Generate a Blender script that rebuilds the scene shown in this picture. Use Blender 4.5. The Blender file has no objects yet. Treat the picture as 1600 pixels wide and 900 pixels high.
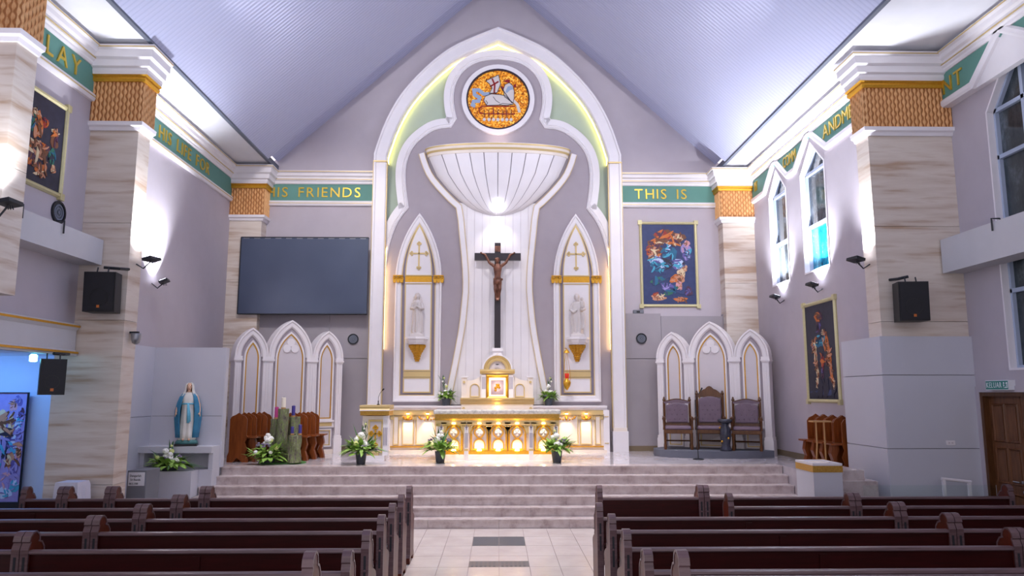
import bpy, bmesh, math, random
from math import sin, cos, pi, radians, atan, tan, sqrt
from mathutils import Vector, Matrix
random.seed(7)
scene = bpy.context.scene
COL = scene.collection

# ------------------------------------------------------------------ camera
FPX, CAM_H = 1160.0, 2.25
PITCH = atan(165 / FPX)
YAW = atan(23 / FPX * cos(PITCH))
cam_d = bpy.data.cameras.new('camera'); cam = bpy.data.objects.new('camera', cam_d); COL.objects.link(cam)
cam_d.sensor_width = 36.0; cam_d.lens = FPX / 1600 * 36.0; cam_d.clip_start = .05; cam_d.clip_end = 200
cam.location = (0, 0, CAM_H); cam.rotation_euler = (pi / 2 + PITCH, 0, -YAW)
scene.camera = cam
_F = Vector((sin(YAW) * cos(PITCH), cos(YAW) * cos(PITCH), sin(PITCH)))
_R = Vector((cos(YAW), -sin(YAW), 0)); _U = _R.cross(_F); _C = Vector((0, 0, CAM_H))
# surveying helpers: where a sight line meets a wall (y or x known) or a level (z known), in metres
def ray(px, py): return _F + _R * ((px - 800) / FPX) - _U * ((py - 450) / FPX)
def oy(px, py, Y): d = ray(px, py); return _C + d * (Y / d.y)
def ox(px, py, X): d = ray(px, py); return _C + d * (X / d.x)
def oz(px, py, Z): d = ray(px, py); return _C + d * ((Z - CAM_H) / d.z)
def PB(pts, Y): return [(oy(x, y, Y).x, oy(x, y, Y).z) for x, y in pts]
def mirror(pts): return pts + [(-x, z) for x, z in reversed(pts) if abs(x) > 1e-4]

# ------------------------------------------------------------------ world, exposure, large lights
world = bpy.data.worlds.new('hall_light'); scene.world = world; world.use_nodes = True
bg = world.node_tree.nodes['Background']; bg.inputs[0].default_value = (.88, .83, .90, 1); bg.inputs[1].default_value = 1.25
vs = scene.view_settings
vs.view_transform = 'Standard'; vs.look = 'None'; vs.gamma = 1; vs.use_curve_mapping = False; vs.exposure = 0.12

def light(kind, name, loc, power, color=(1, 1, 1), target=None, size=.2, angle=60, blend=.6, size_y=None):
    d = bpy.data.lights.new(name, kind); o = bpy.data.objects.new(name, d); COL.objects.link(o)
    o.location = loc; d.energy = power; d.color = color
    if kind == 'AREA':
        d.size = size
        if size_y: d.shape = 'RECTANGLE'; d.size_y = size_y
    else: d.shadow_soft_size = size
    if kind == 'SPOT': d.spot_size = radians(angle); d.spot_blend = blend
    if target is not None:
        o.rotation_euler = (Vector(target) - Vector(loc)).to_track_quat('-Z', 'Y').to_euler()
    return o
# unseen fill spots added to brighten back wall, gable, stalls, steps and aisle
for sx in (-1, 1):
    light('SPOT', 'sanctuary_fill', (sx * 3.4, 11.8, 9.3), 820, (1, .95, .96), (sx * 4.5, 18, 5.9), .35, 48, .9)
    light('SPOT', 'sanctuary_fill', (sx * 2.2, 11.6, 10.4), 620, (1, .96, .96), (sx * 1.6, 17.6, 3.2), .35, 60, .9)
    light('SPOT', 'gable_fill', (sx * 4.4, 11.0, 8.4), 700, (.97, .95, 1), (sx * 1.2, 18, 9.2), .3, 56, 1)
    light('SPOT', 'stall_fill', (sx * 4.6, 12.6, 8.2), 330, (1, .95, .97), (sx * 5.0, 16.2, 1.2), .3, 60, .9)
    # unseen area lights added above the eaves to brighten the ceiling
    light('AREA', 'eaves_fill', (sx * 5.25, 8, 8.25), 280, (.64, .79, 1), (sx * 2.0, 8, 12.5), .25, size_y=17)
light('SPOT', 'step_fill', (0, 13.2, 11.9), 4200, (1, .93, .91), (0, 13.7, .4), .4, 62, .9)  # added overhead fill, brightens the treads
light('SPOT', 'aisle_fill', (0, 7.5, 11.6), 700, (1, .93, .92), (0, 10.5, 0), .4, 40, .9)  # added fill over the nave aisle floor, no fixture

# ------------------------------------------------------------------ materials
MATS = {}
def lin(c):
    f = lambda v: v / 12.92 if v <= .04045 else ((v + .055) / 1.055) ** 2.4
    return tuple(f(v / 255) for v in c) + (1,)
class NT:
    def __init__(s, name, rough=.5, metal=0, spec=.5):
        m = bpy.data.materials.new(name); m.use_nodes = True; s.m = m; s.t = m.node_tree; s.b = s.t.nodes['Principled BSDF']
        s.b.inputs['Roughness'].default_value = rough; s.b.inputs['Metallic'].default_value = metal
        s.b.inputs['Specular IOR Level'].default_value = spec; MATS[name] = m
    def n(s, typ, **kw):
        x = s.t.nodes.new(typ)
        for k, v in kw.items():
            if k in x.inputs.keys() if isinstance(k, str) else False: x.inputs[k].default_value = v
            else: setattr(x, k, v)
        return x
    def l(s, a, b): s.t.links.new(a, b)
    def coords(s, scale=(1, 1, 1), obj=False):
        c = s.n('ShaderNodeTexCoord'); mp = s.n('ShaderNodeMapping'); mp.inputs['Scale'].default_value = scale
        if obj: s.l(c.outputs['Object'], mp.inputs[0])
        else:
            g = s.n('ShaderNodeNewGeometry'); s.l(g.outputs['Position'], mp.inputs[0])
        return mp.outputs[0]
    def ramp(s, fac, stops):
        r = s.n('ShaderNodeValToRGB'); e = r.color_ramp.elements
        while len(e) < len(stops): e.new(.5)
        for q, (p, c) in zip(e, stops): q.position = p; q.color = lin(c)
        s.l(fac, r.inputs[0]); return r.outputs[0]
    def noise(s, vec, scale, detail=3, rough=.5):
        x = s.n('ShaderNodeTexNoise'); x.inputs['Scale'].default_value = scale; x.inputs['Detail'].default_value = detail; x.inputs['Roughness'].default_value = rough
        s.l(vec, x.inputs['Vector']); return x.outputs['Fac']
    def bump(s, h, strength=.3, dist=.01):
        x = s.n('ShaderNodeBump'); x.inputs['Strength'].default_value = strength; x.inputs['Distance'].default_value = dist
        s.l(h, x.inputs['Height']); s.l(x.outputs[0], s.b.inputs['Normal'])
    def col(s, o): s.l(o, s.b.inputs['Base Color'])
def paint(name, c, rough=.5, metal=0, var=5, scale=3, bump=0, spec=.5):
    k = NT(name, rough, metal, spec); v = k.coords()
    f = k.noise(v, scale); a = tuple(max(0, x - var) for x in c); b = tuple(min(255, x + var) for x in c)
    k.col(k.ramp(f, [(.0, a), (1., b)]))
    if bump: k.bump(k.noise(v, 60), bump, .004)
    return k.m
def glow(name, c, strength):
    k = NT(name, .5); k.b.inputs['Base Color'].default_value = lin(c); k.b.inputs['Emission Color'].default_value = lin(c); k.b.inputs['Emission Strength'].default_value = strength
    return k.m
paint('wall_paint', (189, 180, 187), .75, bump=.08)
paint('lower_wall_paint', (160, 153, 158), .6, bump=.05)
paint('purple_paint', (170, 160, 167), .7, bump=.05)
paint('dark_purple', (140, 132, 152), .7)
paint('white_paint', (238, 233, 236), .45)
paint('screen_white', (236, 230, 232), .5)
paint('panel_white', (214, 206, 210), .55)
paint('cream', (238, 226, 214), .45)
paint('soffit_white', (238, 238, 244), .8)
paint('parapet_white', (205, 203, 206), .7)
paint('clad_white', (203, 203, 212), .45, var=4, scale=1.5)
paint('clad_joint', (110, 108, 116), .8)
paint('green_band', (96, 147, 135), .65)
paint('green_cove', (176, 190, 172), .8)
paint('gold_paint', (214, 158, 46), .38, .55, var=14, scale=30)
paint('gold_line', (214, 188, 132), .4, .25)
paint('gold_letter', (216, 182, 72), .35, .6)
paint('frame_gold', (205, 196, 150), .4, .35, var=10, scale=20)
paint('black_plastic', (26, 26, 30), .5)
paint('speaker_black', (30, 30, 36), .65, bump=.3)
paint('dark_metal', (48, 50, 56), .45, .5)
paint('grey_metal', (150, 152, 158), .35, .7)
paint('fascia_grey', (110, 116, 130), .6)
paint('grey_carpet', (98, 100, 112), .9, bump=.4)
paint('cross_wood', (42, 34, 40), .4, var=6)
paint('skin', (226, 182, 152), .5)
paint('statue_white', (212, 204, 202), .55)
paint('robe_white', (232, 230, 222), .55)
paint('mantle_blue', (48, 128, 166), .5, var=16, scale=9)
paint('sash_blue', (104, 186, 214), .5)
paint('teal_base', (74, 128, 128), .5)
paint('candle_white', (238, 230, 214), .4); paint('candle_pink', (196, 70, 140), .4); paint('candle_purple', (66, 58, 140), .4)
paint('green_mat', (72, 118, 58), .9, bump=.5)
paint('leaf_green', (136, 176, 70), .5, var=34, scale=14)
paint('leaf_dark', (62, 108, 60), .5, var=20, scale=14)
paint('flower_white', (246, 244, 238), .6)
paint('flower_lilac', (132, 120, 146), .7)
paint('flower_bud', (214, 218, 140), .6)
paint('pot_grey', (72, 76, 86), .5)
paint('cloth_white', (222, 220, 232), .8)
paint('tile_dark', (82, 88, 96), .3)
paint('grille_dark', (110, 108, 110), .35)
paint('grout', (150, 138, 136), .9)
paint('baseboard', (120, 104, 80), .6)
paint('leather', (112, 92, 108), .45, var=10, scale=8)
paint('sign_grey', (118, 120, 128), .6)
paint('sign_white', (225, 225, 230), .6)
paint('ink', (40, 40, 46), .7)
paint('blue_wall', (196, 204, 222), .7)
paint('chrome', (200, 200, 204), .22, .95)
paint('window_frame', (176, 188, 210), .45)
paint('vase_dark', (46, 48, 64), .25, var=20, scale=25)
paint('amber_wood', (186, 142, 92), .4)
glow('lamp_white', (236, 240, 255), 14); glow('lamp_warm', (255, 206, 110), 20); glow('lamp_cyan', (120, 230, 255), 12)
glow('tabernacle_light', (255, 226, 170), 2.6); glow('red_lamp', (190, 20, 20), .6); glow('exit_green', (30, 96, 92), .35); glow('strip_light', (255, 238, 140), 7); glow('warm_strip_light', (255, 214, 140), 9); paint('plate_silver', (168, 148, 162), .35, .3)

def wood(name, a, b, rough=.35, sc=(14, 14, 1.6), coat=0):
    k = NT(name, rough); v = k.coords(sc, True)
    f = k.noise(v, 2.2, 6, .6); k.col(k.ramp(f, [(.3, a), (.7, b)])); k.bump(f, .06, .004)
    k.b.inputs['Specular IOR Level'].default_value = .28; k.b.inputs['Coat Weight'].default_value = coat; k.b.inputs['Coat Roughness'].default_value = .25
    return k.m
wood('pew_wood', (44, 10, 10), (64, 14, 14), .4, (1.2, 12, 12), .08)
wood('pew_end_wood', (72, 22, 12), (104, 36, 18), .36, (12, 3, 2), .15)
wood('pew_cap_highlight', (92, 70, 72), (122, 98, 100), .3, (1.2, 12, 12), .3)  # paler than the pew wood: rail-top highlight put into the colour
wood('stall_wood', (112, 54, 22), (146, 78, 34), .32, (10, 10, 1.5), .3)
wood('chair_wood', (74, 44, 24), (104, 66, 36), .35, (10, 10, 1.5), .2)
wood('door_wood', (92, 54, 30), (126, 80, 48), .4, (10, 10, 1.2), .2)
# travertine veneer with wavy horizontal veins
k = NT('travertine', .4); v = k.coords((.22, .22, 2.2)); f = k.noise(v, 2.4, 5, .55); k.col(k.ramp(f, [(.32, (184, 156, 132)), (.43, (212, 197, 183)), (.55, (222, 210, 198)), (.68, (192, 168, 147))]))
# marble of the steps
k = NT('step_marble', .22); v = k.coords((1, 1, 1)); f = k.noise(v, 5.5, 8, .66); k.col(k.ramp(f, [(.3, (168, 150, 148)), (.48, (200, 186, 184)), (.66, (214, 203, 201))]))
k = NT('altar_marble', .25); v = k.coords((1, 1, 1)); f = k.noise(v, 14, 8, .7); k.col(k.ramp(f, [(.3, (150, 146, 142)), (.5, (205, 200, 194)), (.7, (226, 222, 216))]))
k = NT('platform_marble', .09); v = k.coords((1, 1, 1)); f = k.noise(v, 3, 6, .6); k.col(k.ramp(f, [(.3, (186, 178, 184)), (.7, (206, 200, 206))]))
k = NT('floor_tile', .2); v = k.coords((1, 1, 1)); f = k.noise(v, 1.3, 5, .6); k.col(k.ramp(f, [(.3, (196, 184, 180)), (.7, (216, 206, 202))]))
# ribbed metal ceiling
k = NT('ceiling_deck', .6); v = k.coords((1, 1, 1)); w = k.n('ShaderNodeTexWave'); w.wave_type = 'BANDS'; w.bands_direction = 'Y'; w.inputs['Scale'].default_value = 3.2; k.l(v, w.inputs['Vector'])
k.col(k.ramp(w.outputs['Fac'], [(.0, (184, 188, 216)), (.35, (196, 199, 226))])); k.bump(w.outputs['Fac'], .25, .02)
# carved timber lattice of the capitals: relief built as geometry, fine grain and darker shade colour for grooves here
wood('carved_wood', (216, 162, 108), (236, 186, 130), .5, (6, 6, 6)); wood('carved_groove_shade', (160, 106, 62), (180, 124, 76), .6, (6, 6, 6))
# led wall
k = NT('led_wall', .35); v = k.coords((1, 1, 1)); f = k.noise(v, .9, 2); k.col(k.ramp(f, [(.3, (62, 72, 94)), (.7, (72, 82, 104))]))
# tree bark
k = NT('bark', .9); v = k.coords((9, 9, 3), True); f = k.noise(v, 3, 8, .75); k.col(k.ramp(f, [(.36, (58, 54, 48)), (.47, (124, 118, 106)), (.54, (112, 132, 66)), (.64, (168, 162, 150))])); k.bump(f, .8, .03)
# orange mosaic glass
k = NT('mosaic_glass', .25); v = k.coords((1, 1, 1)); vo = k.n('ShaderNodeTexVoronoi'); vo.inputs['Scale'].default_value = 30; k.l(v, vo.inputs['Vector'])
rp = k.ramp(vo.outputs['Color'], [(.1, (120, 52, 10)), (.4, (206, 116, 18)), (.6, (232, 150, 30)), (.85, (250, 200, 84))]); k.col(rp); k.l(rp, k.b.inputs['Emission Color']); k.b.inputs['Emission Strength'].default_value = .25
# dark panes with dim garden behind
k = NT('window_glass', .06); v = k.coords((1, 1, .5)); f = k.noise(v, 2.4, 6, .7); k.col(k.ramp(f, [(.3, (26, 34, 42)), (.55, (66, 74, 78)), (.72, (120, 128, 136))]))
k = NT('stained_pane', .08); v = k.coords((1, 2, .8)); f = k.noise(v, 8, 6, .75); rp = k.ramp(f, [(.3, (14, 48, 76)), (.5, (24, 124, 160)), (.62, (40, 170, 196)), (.75, (190, 220, 226))]); k.col(rp); k.l(rp, k.b.inputs['Emission Color']); k.b.inputs['Emission Strength'].default_value = .12
k = NT('clear_glass', .02); k.b.inputs['Transmission Weight'].default_value = 1; k.b.inputs['Base Color'].default_value = (.9, .97, .95, 1); k.b.inputs['IOR'].default_value = 1.1
# bronze figure
k = NT('bronze', .38, .35); v = k.coords(); f = k.noise(v, 9, 4); k.col(k.ramp(f, [(.3, (84, 52, 42)), (.7, (150, 100, 78))]))
paint('gold_relief', (196, 150, 60), .4, .5, var=30, scale=60, bump=.6)
paint('lace_relief', (216, 206, 206), .5, var=16, scale=50, bump=.8)
paint('mosaic_blue', (150, 168, 196), .4); paint('mosaic_red', (140, 24, 24), .4); paint('mosaic_dark', (44, 36, 52), .4)
paint('olive_band', (150, 128, 62), .4, .35, var=30, scale=50, bump=.5)

# ------------------------------------------------------------------ object helpers
def tag(o, label=None, cat=None, group=None, kind=None):
    if label: o['label'] = label
    if cat: o['category'] = cat
    if group: o['group'] = group
    if kind: o['kind'] = kind
    return o
def thing(name, label, cat, loc=(0, 0, 0), rz=0, group=None, kind=None):
    o = bpy.data.objects.new(name, None); COL.objects.link(o); o.location = loc; o.rotation_euler = (0, 0, rz); o.empty_display_size = .1
    return tag(o, label, cat, group, kind)
def root_loc(p):
    v = Vector((0, 0, 0))
    while p is not None: v += p.location; p = p.parent
    return v
class MB:
    """collects shapes; frame maps (a along, b up, n outward) to the mesh space"""
    def __init__(s, frame=None): s.v = []; s.f = []; s.fr = frame or (lambda a, b, n: (a, -n, b))
    def add(s, vs, fs):
        k = len(s.v); s.v += [tuple(p) for p in vs]; s.f += [tuple(i + k for i in q) for q in fs]; return s
    def box(s, x0, x1, y0, y1, z0, z1):
        v = [(x, y, z) for z in (z0, z1) for y in (y0, y1) for x in (x0, x1)]
        return s.add(v, [(0, 2, 3, 1), (4, 5, 7, 6), (0, 1, 5, 4), (2, 6, 7, 3), (0, 4, 6, 2), (1, 3, 7, 5)])
    def fbox(s, a0, a1, b0, b1, n0, n1):
        v = [s.fr(a, b, n) for b in (b0, b1) for n in (n0, n1) for a in (a0, a1)]
        return s.add(v, [(0, 2, 3, 1), (4, 5, 7, 6), (0, 1, 5, 4), (2, 6, 7, 3), (0, 4, 6, 2), (1, 3, 7, 5)])
    def prism(s, poly, n0, n1):
        k = len(poly); v = [s.fr(a, b, n0) for a, b in poly] + [s.fr(a, b, n1) for a, b in poly]
        f = [tuple(range(k)), tuple(range(2 * k - 1, k - 1, -1))] + [(i, (i + 1) % k, k + (i + 1) % k, k + i) for i in range(k)]
        return s.add(v, f)
    def ring(s, outer, inner, n0, n1):
        """band between two outlines with the same number of points"""
        k = len(outer); v = []
        for n in (n0, n1): v += [s.fr(a, b, n) for a, b in outer] + [s.fr(a, b, n) for a, b in inner]
        f = []
        for i in range(k):
            j = (i + 1) % k
            f += [(i, j, k + j, k + i), (2 * k + i, 3 * k + i, 3 * k + j, 2 * k + j), (i, 2 * k + i, 2 * k + j, j), (k + i, k + j, 3 * k + j, 3 * k + i)]
        return s.add(v, f)
    def sweep(s, path, prof, closed=False):
        """moulding: prof is a closed outline (u across to the left of travel, n outward) carried along path"""
        P = [Vector(p) for p in path]; m = len(P); k = len(prof); rows = []
        for i in range(m):
            a = P[i - 1] if (i > 0 or closed) else None; c = P[(i + 1) % m] if (i < m - 1 or closed) else None
            d1 = (P[i] - a).normalized() if a is not None else None; d2 = (c - P[i]).normalized() if c is not None else None
            d1 = d1 or d2; d2 = d2 or d1
            n1 = Vector((-d1.y, d1.x)); n2 = Vector((-d2.y, d2.x)); den = max(.25, 1 + n1.dot(n2)); mt = (n1 + n2) / den
            rows.append([s.fr(P[i].x + mt.x * u, P[i].y + mt.y * u, n) for u, n in prof])
        v = [q for r in rows for q in r]; f = []
        for i in range(m if closed else m - 1):
            j = (i + 1) % m
            for t in range(k):
                w = (t + 1) % k; f.append((i * k + t, i * k + w, j * k + w, j * k + t))
        if not closed: f += [tuple(range(k - 1, -1, -1)), tuple((m - 1) * k + t for t in range(k))]
        return s.add(v, f)
    def tube(s, pts, r, seg=8, r2=None):
        P = [Vector(p) for p in pts]; m = len(P); v = []; f = []
        rs = r if isinstance(r, (list, tuple)) else [r + ((r2 if r2 is not None else r) - r) * i / max(1, m - 1) for i in range(m)]
        up = None
        for i in range(m):
            d = (P[min(m - 1, i + 1)] - P[max(0, i - 1)]).normalized()
            if up is None: up = Vector((0, 0, 1)) if abs(d.z) < .9 else Vector((1, 0, 0))
            x = d.cross(up).normalized(); y = x.cross(d).normalized(); up = y
            v += [P[i] + (x * cos(2 * pi * t / seg) + y * sin(2 * pi * t / seg)) * rs[i] for t in range(seg)]
        for i in range(m - 1):
            for t in range(seg):
                w = (t + 1) % seg; f.append((i * seg + t, i * seg + w, (i + 1) * seg + w, (i + 1) * seg + t))
        f += [tuple(range(seg - 1, -1, -1)), tuple((m - 1) * seg + t for t in range(seg))]
        return s.add(v, f)
    def lathe(s, prof, c=(0, 0, 0), seg=20, sx=1, sy=1):
        m = len(prof); v = []; f = []
        for r, z in prof: v += [(c[0] + r * sx * cos(2 * pi * t / seg), c[1] + r * sy * sin(2 * pi * t / seg), c[2] + z) for t in range(seg)]
        for i in range(m - 1):
            for t in range(seg):
                w = (t + 1) % seg; f.append((i * seg + t, i * seg + w, (i + 1) * seg + w, (i + 1) * seg + t))
        f += [tuple(range(seg - 1, -1, -1)), tuple((m - 1) * seg + t for t in range(seg))]
        return s.add(v, f)
    def ball(s, c, r, seg=10, rings=7, sx=1, sy=1, sz=1):
        pr = [(max(1e-4, sin(pi * i / rings)) * r, -cos(pi * i / rings) * r * sz) for i in range(rings + 1)]
        return s.lathe(pr, c, seg, sx, sy)
    def mesh(s, name, off=Vector((0, 0, 0)), smooth=False, recalc=True):
        me = bpy.data.meshes.new(name); me.from_pydata([(p[0] - off[0], p[1] - off[1], p[2] - off[2]) for p in s.v], [], s.f)
        if recalc:
            bm = bmesh.new(); bm.from_mesh(me); bmesh.ops.recalc_face_normals(bm, faces=bm.faces); bm.to_mesh(me); bm.free()
        if smooth:
            for p in me.polygons: p.use_smooth = True
        me.update(); return me
    def build(s, name, mat, parent=None, smooth=False, world=True, bevel=0):
        off = root_loc(parent) if (world and parent) else Vector((0, 0, 0))
        me = s.mesh(name, off, smooth); me.materials.append(MATS[mat])
        o = bpy.data.objects.new(name, me); COL.objects.link(o); o.parent = parent
        if bevel:
            b = o.modifiers.new('bevel', 'BEVEL'); b.width = bevel; b.segments = 2; b.limit_method = 'ANGLE'
        return o
def struct(o, label, cat): return tag(o, label, cat, kind='structure')
def copy_obj(o, parent):
    c = o.copy(); COL.objects.link(c); c.parent = parent
    for ch in o.children: copy_obj(ch, c)
    return c
def dup(root, loc, rz, label, group=None):
    r = root.copy(); COL.objects.link(r); r.location = loc; r.rotation_euler = (0, 0, rz); r['label'] = label
    if group: r['group'] = group
    for ch in root.children: copy_obj(ch, r)
    return r
def baked(o, keep_mods=False):
    """turn modifiers into a plain mesh"""
    dg = bpy.context.evaluated_depsgraph_get(); me = bpy.data.meshes.new_from_object(o.evaluated_get(dg)); o.modifiers.clear(); o.data = me; return o
def arc(cx, cz, r, a0, a1, n, rz=None): return [(cx + r * cos(radians(a0 + (a1 - a0) * i / n)), cz + (rz or r) * sin(radians(a0 + (a1 - a0) * i / n))) for i in range(n + 1)]
def lancet(x0, x1, zb, zs, za, n=9, close_bottom=True, bulge=.16):
    """pointed outline: up the left side from zb, spring zs, apex za, down the right side"""
    cx = (x0 + x1) / 2; w = (x1 - x0) / 2; h = za - zs; r = (w * w + h * h) / (2 * w) if h > w * .5 else None
    pts = [(x0, zb)]; L = []
    R = (h * h + w * w) / (2 * w); a1 = math.asin(min(1, h / R))
    for i in range(n + 1):
        a = a1 * i / n; L.append((x0 + R - R * cos(a), zs + R * sin(a)))
    pts += L; pts += [(2 * cx - x, z) for x, z in reversed(L[:-1])]; pts.append((x1, zb))
    return pts
def inset(poly, d):
    """closed outline moved by d to the left of travel"""
    m = len(poly); out = []
    P = [Vector(p) for p in poly]
    for i in range(m):
        d1 = (P[i] - P[i - 1]).normalized(); d2 = (P[(i + 1) % m] - P[i]).normalized()
        n1 = Vector((-d1.y, d1.x)); n2 = Vector((-d2.y, d2.x)); mt = (n1 + n2) / max(.25, 1 + n1.dot(n2)); q = P[i] + mt * d; out.append((q.x, q.y))
    return out
def smooth_pts(pts, it=1):
    for _ in range(it):
        q = [pts[0]]
        for a, b in zip(pts, pts[1:]): q += [(a[0] * .75 + b[0] * .25, a[1] * .75 + b[1] * .25), (a[0] * .25 + b[0] * .75, a[1] * .25 + b[1] * .75)]
        pts = q + [pts[-1]]
    return pts
def back_frame(Y): return lambda a, b, n: (a, Y - n, b)
def left_frame(X): return lambda a, b, n: (X + n, a, b)      # a = y, faces +x
def right_frame(X): return lambda a, b, n: (X - n, a, b)     # a = y, faces -x
def letters(text, size, parent, frame, a0, b0, step_dir=1, width=None, mat='gold_letter', depth=.02, name='letter', spacing=1.0, xs=1.0):
    """each character is its own raised piece; returns the run length"""
    a = a0
    for ch in text:
        if ch == ' ': a += size * .42 * spacing * step_dir; continue
        cu = bpy.data.curves.new('glyph', 'FONT'); cu.body = ch; cu.size = size; cu.resolution_u = 3
        o = bpy.data.objects.new('glyph', cu); COL.objects.link(o)
        dg = bpy.context.evaluated_depsgraph_get(); me = bpy.data.meshes.new_from_object(o.evaluated_get(dg))
        bpy.data.objects.remove(o)
        vx = [v.co.x for v in me.vertices]
        if not vx: continue
        x0, x1 = min(vx), max(vx)
        bm = bmesh.new(); bm.from_mesh(me); r = bmesh.ops.extrude_face_region(bm, geom=bm.faces[:])
        for e in r['geom']:
            if isinstance(e, bmesh.types.BMVert): e.co.z += depth
        off = root_loc(parent)
        for v in bm.verts: v.co = Vector(frame(a + (v.co.x - x0) * xs * step_dir, b0 + v.co.y, v.co.z)) - off
        bmesh.ops.recalc_face_normals(bm, faces=bm.faces); bm.to_mesh(me); bm.free(); me.materials.clear(); me.materials.append(MATS[mat])
        q = bpy.data.objects.new(name, me); COL.objects.link(q); q.parent = parent
        a += ((x1 - x0) * xs + size * .16 * spacing) * step_dir
    return a
# ================================================================== SETTING
XL, XR, XN = -6.5, 6.3, 7.4          # left wall, right sanctuary wall, right nave wall
YB = 18.1                             # back wall
YP = 11.5                             # front of the big pilasters
ZP = .9                               # sanctuary platform
ZC0, ZG0, ZG1, ZC1 = 6.87, 7.0, 7.42, 7.73   # lower moulding, frieze, cornice top

# floor of the nave: bed, aisle tiles, raised rear part
fl = thing('floor', 'pale beige tiled nave floor between and under the pews', 'floor', (0, 0, 0), kind='structure')
MB().box(-11, 9, -3, 18.3, -.2, -.012).build('floor_bed', 'floor_tile', fl)
MB().box(-2.42, 2.46, 7.2, 13.0, -.012, -.008).build('grout_bed', 'grout', fl)
tx = [.03 + .4 * i for i in range(-6, 6)]
rows = [12.95, 12.23, 11.52, 10.82, 10.15, 9.45, 8.75, 8.05, 7.35]
tile_me = {}
for i, x in enumerate(tx):
    for j in range(len(rows) - 1):
        y1, y0 = rows[j], rows[j + 1]
        dark = i in (5, 6) and j in (1,)
        grille = i in (5, 6) and j == 3
        if grille: y0 = 10.15; y1 = 10.49
        key = (round(y1 - y0, 3), dark, grille)
        if key not in tile_me:
            m = MB().box(.004, .396, .004, y1 - y0 - .004, -.008, 0).mesh('tile'); m.materials.append(MATS['tile_dark' if dark else 'grille_dark' if grille else 'floor_tile']); tile_me[key] = m
        o = bpy.data.objects.new('tile', tile_me[key]); COL.objects.link(o); o.parent = fl; o.location = (x, y0, 0)
        if grille:
            k2 = (.33, False, False)
            if k2 not in tile_me: m = MB().box(.004, .396, .004, .326, -.008, 0).mesh('tile'); m.materials.append(MATS['floor_tile']); tile_me[k2] = m
            o = bpy.data.objects.new('tile', tile_me[k2]); COL.objects.link(o); o.parent = fl; o.location = (x, 10.49, 0)
            for q in range(6): MB().box(x + .03 + q * .058, x + .06 + q * .058, 10.18, 10.46, 0, .003).build('grille_slot', 'tile_dark', fl)
MB().box(-11, 9, -3, 5.55, -.012, .23).build('raised_floor', 'floor_tile', fl)

# marble steps: six courses of slabs
st = thing('altar_steps', 'six wide pale marble steps rising to the altar platform', 'steps', (0, 12.95, 0), kind='structure')
SY = [12.95 + .27 * k for k in range(6)]
for k in range(6):
    y0 = SY[k]; y1 = SY[k] + (.27 if k < 5 else .35); z0, z1 = .15 * k, .15 * (k + 1)
    xl = -5.34; xr = 5.40
    n = 9; off = (.55 if k % 2 else 0)
    xs = [xl] + [xl + off + (xr - xl) * (i + .5) / n for i in range(n)] + [xr]
    xs = sorted(set(round(x, 3) for x in xs if xl <= x <= xr))
    for a, b in zip(xs, xs[1:]):
        if b - a < .02: continue
        MB().box(a + .0015, b - .0015, y0, y1, z0, z1 - .028).box(a + .001, b - .001, y0 - .02, y1, z1 - .028, z1).build('step_slab', 'step_marble', st)
MB().box(-6.5, 6.3, 14.3, 14.65, 0, .75).build('step_core', 'step_marble', st)
pf = struct(MB().box(XL, XR, SY[5] + .35, 18.3, .15, ZP).box(5.41, XR, 12.78, SY[5] + .35, 0, ZP).build('platform', 'platform_marble'), 'raised polished pale marble floor of the sanctuary', 'floor')

# back wall: gable, upper wall, lower panels
wb = thing('wall_back', 'grey lavender gabled back wall behind the altar', 'wall', (0, YB, 0), kind='structure')
F = back_frame(YB)
MB(F).prism([(XL - .2, .0), (XR + .3, .0), (XR + .3, ZC1), (5.6, ZC1 + .3), (0, 13.4), (-5.6, ZC1 + .3), (XL - .2, ZC1)], -.25, 0).build('gable_wall', 'wall_paint', wb)
zl = oy(470, 491, 17.9).z
for x0, x1, zt_, nm in ((XL, -4.05, zl, 0), (-4.05, -2.9, zl, 0), (2.95, 3.98, zl + .04, 0), (3.98, 5.5, zl - .02, 0), (5.5, XR, zl + .03, 0)):
    zj = oy(560, 560, 17.9).z
    MB(F).fbox(x0 + .004, x1 - .004, zj + .006, zt_, 0, .16).build('wall_panel', 'lower_wall_paint', wb)
    MB(F).fbox(x0 + .004, x1 - .004, ZP + .12, zj - .006, 0, .16).build('wall_panel', 'lower_wall_paint', wb)
    MB(F).fbox(x0, x1, ZP, ZP + .12, 0, .18).build('skirting', 'baseboard', wb)

# left wall (nave and sanctuary in one plane), open below for the side aisle
wl = thing('wall_left', 'tall grey lavender left wall of the church', 'wall', (XL, 12, 0), kind='structure')
MB().box(XL - .25, XL, -3, YP + .05, 3.0, ZC1 + .1).build('upper_nave_wall', 'wall_paint', wl)
MB().box(XL - .25, XL, YP + .05, YB, 0, ZC1 + .1).build('sanctuary_wall', 'wall_paint', wl)
MB().box(XL - .001, XL + .02, 14.4, YB - .2, ZP, ZP + .12).build('skirting', 'baseboard', wl)
# side aisle seen below the gallery
wa = struct(MB().box(-11, XL - .25, 12.3, 12.5, 0, 3.0).build('wall_aisle', 'blue_wall'), 'side aisle wall under the gallery washed by blue light', 'wall')
ca = struct(MB().box(-11, XL - .27, 3.0, 12.5, 2.86, 3.0).build('ceiling_aisle', 'white_paint'), 'underside of the left gallery above the side aisle', 'ceiling')
wf = struct(MB().box(-11, -10.8, 3, 12.3, 0, 2.86).build('wall_aisle_far', 'blue_wall'), 'outer wall of the side aisle beyond the poster', 'wall')

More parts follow.
